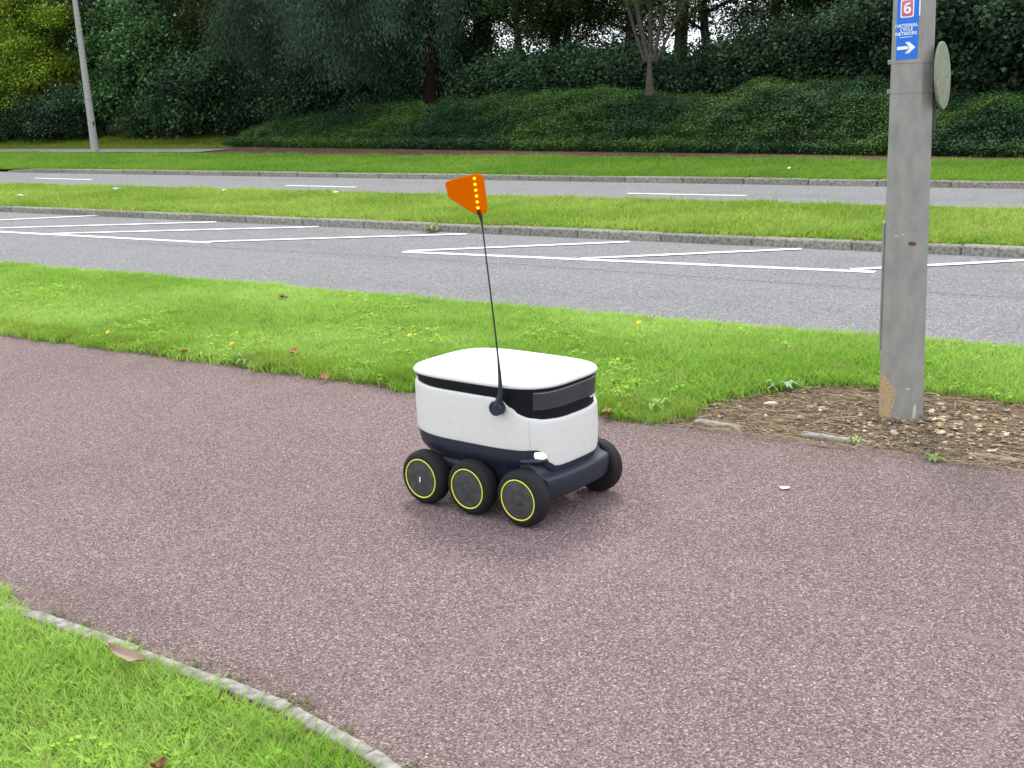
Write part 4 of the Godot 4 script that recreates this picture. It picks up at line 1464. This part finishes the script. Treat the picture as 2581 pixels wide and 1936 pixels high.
	# faces, fanned from the spine line so that the fold stays crisp
	for side in [[3, true], [0, false]]:
		var mid_r: Array = fr[side[0]]
		var f := sk.v.size()
		for k in 13:
			var t := k / 12.0
			var yy := lerpf(1.124, 1.246, t)
			var spine := 0.105 - (yy - 1.24) * 0.1
			sk.add(Vector3(spine, yy, mz + 0.006 + (0.0042 if side[1] else -0.002)))
		var b := sk.v.size()
		for p in mid_r:
			sk.add(p)
		for k in mid_r.size():
			var k2 := (k + 1) % mid_r.size()
			var pick := func(p: Vector3) -> int: return clampi(int(round((p.y - 1.124) / 0.122 * 12.0)), 0, 12)
			var a1: int = pick.call(mid_r[k])
			var a2: int = pick.call(mid_r[k2])
			if side[1]:
				sk.tri(f + a1, b + k, b + k2)
				if a1 != a2:
					sk.tri(f + a1, b + k2, f + a2)
			else:
				sk.tri(f + a1, b + k2, b + k)
				if a1 != a2:
					sk.tri(f + a1, f + a2, b + k2)
	var flag := put("flag", sk.mesh(), flag_m, o)
	var led := paint("led_glow", Color(1.0, 0.85, 0.1), 0.4)
	led.emission_enabled = true
	led.emission = Color(1.0, 0.78, 0.02)
	led.emission_energy_multiplier = 1.3
	for k in 6:
		sk = Shape.new()
		sk.lathe_z([[0.0044, -0.003], [0.0044, 0.001], [0.0036, 0.0024], [0.0019, 0.0031], [0.0002, 0.0033]], Vector3.ZERO, 16)
		var d := put("led", sk.mesh(), led, flag)
		d.position = Vector3(lerpf(0.1045, 0.1145, k / 5.0), lerpf(1.2405, 1.1405, k / 5.0), mz + 0.0102)

# ---------------------------------------------------------------- small things lying about
func curled_leaf(length: float, width: float, curl: float) -> ArrayMesh:
	var s := Shape.new()
	var rings := []
	for k in 9:
		var t := k / 8.0
		var w := width * 0.5 * pow(sin(clampf(t * 0.94 + 0.03, 0, 1) * PI), 0.7)
		var y := curl * 4.0 * (t - 0.5) * (t - 0.5)
		var x := (t - 0.5) * length
		rings.append([Vector3(x, y + curl * 0.6, -w), Vector3(x, y, -w * 0.4), Vector3(x, y - 0.002, 0), Vector3(x, y, w * 0.4), Vector3(x, y + curl * 0.5 + 0.004 * sin(k * 2.1), w)])
	s.rows(rings, false)
	return s.mesh()

func pebble(sd: int, flatness: float) -> ArrayMesh:
	var n := fnl(FastNoiseLite.TYPE_SIMPLEX, 0.9, sd, 2)
	var s := Shape.new()
	var rings := []
	for a in 6:
		var la := lerpf(-PI / 2 + 0.05, PI / 2 - 0.05, a / 5.0)
		var r := []
		for b in 9:
			var d := Vector3(cos(la) * cos(TAU * b / 9), sin(la), -cos(la) * sin(TAU * b / 9))
			r.append(d * (0.5 + 0.16 * n.get_noise_3dv(d * 1.3)) * Vector3(1, flatness, 0.8))
		rings.append(r)
	s.rows(rings)
	return s.mesh()

func small_things() -> void:
	var o: Node3D
	# gravel, straw and roots in the bare soil round the pole
	var stones := [pebble(1, 0.34), pebble(2, 0.4), pebble(3, 0.3), pebble(4, 0.38)]
	for v in 2:
		var where := []
		var tint := []
		for k in 1500:
			var x := rng.randf_range(-2.7, 0.8)
			var n := rng.randf_range(4.98, 6.0)
			var near := exp(-Vector2(x + 1.45, (n - 5.42) * 1.5).length_squared() * 3.0)
			if bare(x, n) < 0.5 or rng.randf() > 0.16 + 0.8 * near:
				continue
			var s := rng.randf_range(0.007, 0.021) * (1.0 + 0.6 * near)
			where.append(Transform3D(rot(rng.randf() * TAU, rng.randf_range(-0.3, 0.3), rng.randf_range(-0.3, 0.3), Vector3(s, s, s)), Vector3(x, verge_y(x, n) - 0.01 + s * 0.2, -n)))
			tint.append(mix_tint(Color(0.22, 0.165, 0.11), Color(0.5, 0.41, 0.3), 0.25))
		tag(copies("gravel", stones[v], mats["stone_bits"], where, tint), "fine pale gravel strewn over the bare soil round the pole" if v == 0 else "fine tan gravel mixed into the soil round the pole", "gravel")
	var straw := Shape.new()
	straw.tube([Vector3(-0.5, 0, 0), Vector3(-0.2, 0.03, 0.04), Vector3(0.15, 0.02, -0.03), Vector3(0.5, 0.05, 0.02)], [0.014, 0.016, 0.013, 0.006], 4)
	var wh := []
	var ti := []
	for k in 11000:
		var x := rng.randf_range(-2.8, 0.8)
		var n := rng.randf_range(4.9, 6.02)
		if bare(x, n) < 0.3 and not (n < 5.05 and x > -2.7):
			continue
		var s := rng.randf_range(0.025, 0.085) * (1.6 if rng.randf() < 0.06 else 1.0)
		wh.append(Transform3D(rot(rng.randfn() * 0.6 + (PI / 2 if rng.randf() < 0.2 else 0.0), rng.randf_range(-0.1, 0.1), rng.randf_range(-0.15, 0.25), Vector3(s, s * 0.8, s)), Vector3(x, maxf(verge_y(x, n) - 0.008, 0.001) + rng.randf_range(0.0, 0.012), -n)))
		ti.append(mix_tint(Color(0.16, 0.11, 0.065), Color(0.48, 0.37, 0.24), 0.35))
	var sm := straw.mesh(true)
	tag(copies("dead_straw", sm, mats["dry_bits"], wh, ti), "dead straw and roots matted over the soil round the pole", "straw")
	# the larger stones, each its own
	var big := [[-2.288, 5.39, 0.066, 1.0, "large pale angular stone lying on the soil left of the pole"], [-2.247, 5.235, 0.026, 1.1, "small white stone right in front of the large pale one"], [-2.414, 5.313, 0.03, 0.8, "pale stone at the left end of the bare soil"], [-2.126, 5.453, 0.027, 0.9, "pale stone between the large angular stone and the pole"], [-2.086, 5.266, 0.036, 0.7, "orange-tan stone on the soil left of the pole"], [-1.594, 5.582, 0.042, 0.95, "smooth pale stone touching the right side of the pole foot"], [-1.596, 5.72, 0.034, 0.9, "pale stone just behind the right side of the pole foot"], [-1.418, 5.698, 0.03, 1.05, "white stone right of the pole, near the grass"], [-1.504, 5.388, 0.045, 0.7, "orange stone in front of the pole, to its right"], [-1.439, 5.434, 0.036, 0.85, "pale stone just right of the orange stone"], [-1.467, 5.284, 0.05, 1.05, "flat white stone nearest the path, right of the pole"], [-1.352, 5.444, 0.034, 0.75, "tan stone well right of the orange stone"], [-1.307, 5.751, 0.026, 1.1, "white stone farthest right, by the grass edge"], [-1.644, 5.21, 0.042, 0.8, "tan stone on the path side straight below the pole"], [-2.057, 5.455, 0.034, 0.75, "flat tan stone left of the pole foot"]]
	for b in big:
		var c: Color = Color(0.46, 0.4, 0.32) * float(b[3])
		if b[3] < 0.76:
			c = Color(0.4, 0.26, 0.13)
		var m := paint("stone", lin(c.r, c.g, c.b), 0.75)
		var st := put("stone", stones[(big.find(b)) % 4], m)
		st.transform = Transform3D(rot(rng.randf() * TAU, rng.randf_range(-0.2, 0.2), 0.1, Vector3(b[2] * 1.15, b[2] * 1.1, b[2])), Vector3(b[0], verge_y(b[0], b[1]) - 0.012 + b[2] * 0.22, -b[1]))
		tag(st, b[4], "stone", "stones on the soil round the pole")
	# a few weeds that stand out
	var dock := rosette(9, 0.12, 0.035, 0.04)
	for d in [[-2.349, 5.673, 0.9, "pale rosette weed at the edge of the soil left of the pole", Color(0.13, 0.24, 0.12)], [-1.39, 4.93, 0.5, "tiny weed on the path edge in front of the pole", Color(0.14, 0.24, 0.04)], [-2.75, 5.1, 1.0, "broad-leaved weed where the verge grass ends at the soil", Color(0.13, 0.26, 0.03)], [-1.75, 5.03, 0.45, "small weed on the half buried edging below the pole", Color(0.16, 0.24, 0.05)], [-5.35, 4.99, 1.1, "dark broad weed in the grass fringe left of the robot", Color(0.06, 0.14, 0.02)], [-8.25, 10.43, 1.2, "weed growing out of the median kerb behind the flag", Color(0.1, 0.15, 0.03)]]:
		var mt := paint("weed_leaf", lin(d[4].r, d[4].g, d[4].b), 0.55)
		mt.backlight_enabled = true
		mt.backlight = Color(0.3, 0.5, 0.12)
		var w := put("weed", dock, mt)
		w.transform = Transform3D(Basis.from_scale(Vector3(d[2], d[2] * 1.2, d[2])) * Basis(Vector3.UP, rng.randf() * TAU), Vector3(d[0], verge_y(d[0], d[1]) - 0.008 if d[1] < 8.0 else 0.0, -d[1]))
		tag(w, d[3], "weed")
	# dandelions
	var dl := [[-6.584, 4.98, "yellow dandelion at the far left of the verge, near the path"], [-5.538, 5.05, "yellow dandelion near the path, left of the brown leaf"], [-4.652, 5.626, "yellow dandelion in the verge below the white zigzag lines"], [-3.987, 5.375, "upper of two yellow dandelions left of the robot's mast"], [-3.853, 5.211, "lower of two yellow dandelions left of the robot's mast"], [-3.35, 5.106, "yellow dandelion close behind the robot's lid"], [-3.6, 6.5, "yellow dandelion near the road, straight behind the robot"], [-2.1, 6.62, "yellow dandelion near the road, left of the grey pole"]]
	for d in dl:
		o = thing("dandelion", Vector3(d[0], verge_y(d[0], d[1]), -d[1]), d[2], "flower", "dandelions in the verge")
		var s := Shape.new()
		s.tube([Vector3(0, 0, 0), Vector3(0.004, 0.05, 0), Vector3(0.002, 0.085, 0.003)], [0.0016, 0.0015, 0.0014], 5)
		put("stem", s.mesh(), paint("flower_stem", lin(0.13, 0.22, 0.04), 0.6), o)
		s = Shape.new()
		for k in 22:
			var a := TAU * k / 22 * 1.618 * 3.0
			var r := 0.016 if k % 2 else 0.011
			var t := Vector3(cos(a) * r, 0.003 if k % 2 else 0.008, sin(a) * r)
			var q := Vector3(-sin(a), 0, cos(a)) * 0.0035
			var f := s.add(Vector3.ZERO)
			s.add(t - q)
			s.add(t + q)
			s.tri(f, f + 1, f + 2)
		var fm := put("flower_head", s.mesh(), paint("petal_yellow", lin(0.75, 0.55, 0.02), 0.7), o)
		fm.position = Vector3(0.002, 0.085, 0.003)
		fm.rotation = Vector3(0.5, 0, 0.1)
	# leaves
	var lv := [[-6.57, 6.52, 0.05, 0.1, 0.07, Color(0.16, 0.07, 0.035), "brown fallen leaf high in the verge, near the road"], [-5.14, 5.145, 0.05, 0.09, 0.06, Color(0.22, 0.1, 0.035), "brown fallen leaf in the verge left of the robot"], [-5.831, 4.93, 0.035, 0.08, 0.05, Color(0.3, 0.15, 0.06), "tan fallen leaf lying on the path edge at the left"], [-4.632, 4.86, 0.02, 0.07, 0.05, Color(0.25, 0.1, 0.04), "small red-brown leaf on the path edge nearer the robot"], [-2.888, 4.9, 0.02, 0.1, 0.055, Color(0.4, 0.2, 0.07), "orange-brown leaf at the path edge just right of the robot"], [-8.182, 10.36, 0.01, 0.16, 0.12, Color(0.42, 0.13, 0.04), "orange-red leaves against the median kerb left of the flag"], [-2.242, 1.69, 0.03, 0.045, 0.03, Color(0.14, 0.045, 0.02), "red-brown leaf in the near lawn at the bottom edge"]]
	for l in lv:
		var m := paint("dry_leaf", lin(l[5].r, l[5].g, l[5].b), 0.75)
		m.cull_mode = BaseMaterial3D.CULL_DISABLED
		var q := put("fallen_leaf", curled_leaf(l[3], l[4], 0.012), m)
		q.transform = Transform3D(rot(rng.randf() * TAU, rng.randf_range(-0.3, 0.3), rng.randf_range(-0.2, 0.2), Vector3.ONE), Vector3(l[0], l[2] + 0.008, -l[1]))
		tag(q, l[6], "leaf", "fallen leaves")
	# the pale curled leaf in the near lawn
	var pm := paint("pale_leaf", lin(0.26, 0.18, 0.13), 0.6)
	var pale := put("fallen_leaf", curled_leaf(0.17, 0.034, 0.016), pm)
	pale.transform = Transform3D(Basis(Vector3.UP, -0.05) * Basis(Vector3.RIGHT, 0.35), Vector3(-2.74, 0.06, -2.012))
	tag(pale, "long pale curled dead leaf lying on the near lawn beside the edging", "leaf", "fallen leaves")
	# scraps of litter
	var lt := [[-1.779, 4.33, 0.004, 0.055, Color(0.75, 0.73, 0.7), "white paper scrap on the red path right of the robot"], [-16.41, 11.17, 0.12, 0.12, Color(0.8, 0.8, 0.8), "white litter at the left end of the median, near the kerb"], [-15.63, 12.26, 0.12, 0.14, Color(0.25, 0.4, 0.42), "blue-grey litter in the median at the left"], [-13.57, 12.5, 0.12, 0.085, Color(0.78, 0.79, 0.78), "white litter in the middle of the median, left of the flag"], [-11.52, 12.57, 0.12, 0.09, Color(0.5, 0.56, 0.35), "pale yellowish litter in the median nearest the flag"], [-6.85, 16.7, 0.13, 0.09, Color(0.8, 0.8, 0.78), "tiny white scrap on the far verge"]]
	for l in lt:
		var m := paint("litter", lin(l[4].r, l[4].g, l[4].b), 0.7)
		var s := Shape.new()
		var c: float = l[3]
		var f := s.add(Vector3(0, 0.25 * c, 0))
		for k in 7:
			var a := TAU * k / 7
			s.add(Vector3(cos(a) * c * rng.randf_range(0.35, 0.6), rng.randf_range(0.0, 0.22) * c, -sin(a) * c * rng.randf_range(0.2, 0.35)))
		for k in 7:
			s.tri(f, f + 1 + k, f + 1 + (k + 1) % 7)
		var q := put("litter_scrap", s.mesh(false, true), m)
		q.position = Vector3(l[0], l[2], -l[1])
		q.rotation.y = rng.randf() * 1.5
		if l[1] < 5.0:
			q.scale = Vector3(1, 0.4, 1)
		tag(q, l[5], "litter", "scraps of litter")
	# small stone marker posts on the grass mound
	for b in [[-36.4, 25.6, "stubby grey marker post at the far left, left of its twin"], [-33.4, 24.7, "stubby grey marker post nearer the leaning lamp post"]]:
		var s := Shape.new()
		s.box(Vector3(0, 0.14, 0), Vector3(0.2, 0.5, 0.2), Basis.IDENTITY, 0.03)
		var q := put("marker_post", s.mesh(true), mats["concrete"])
		q.position = Vector3(b[0], bank_y(b[0], b[1]), -b[1])
		tag(q, b[2], "post", "marker posts")
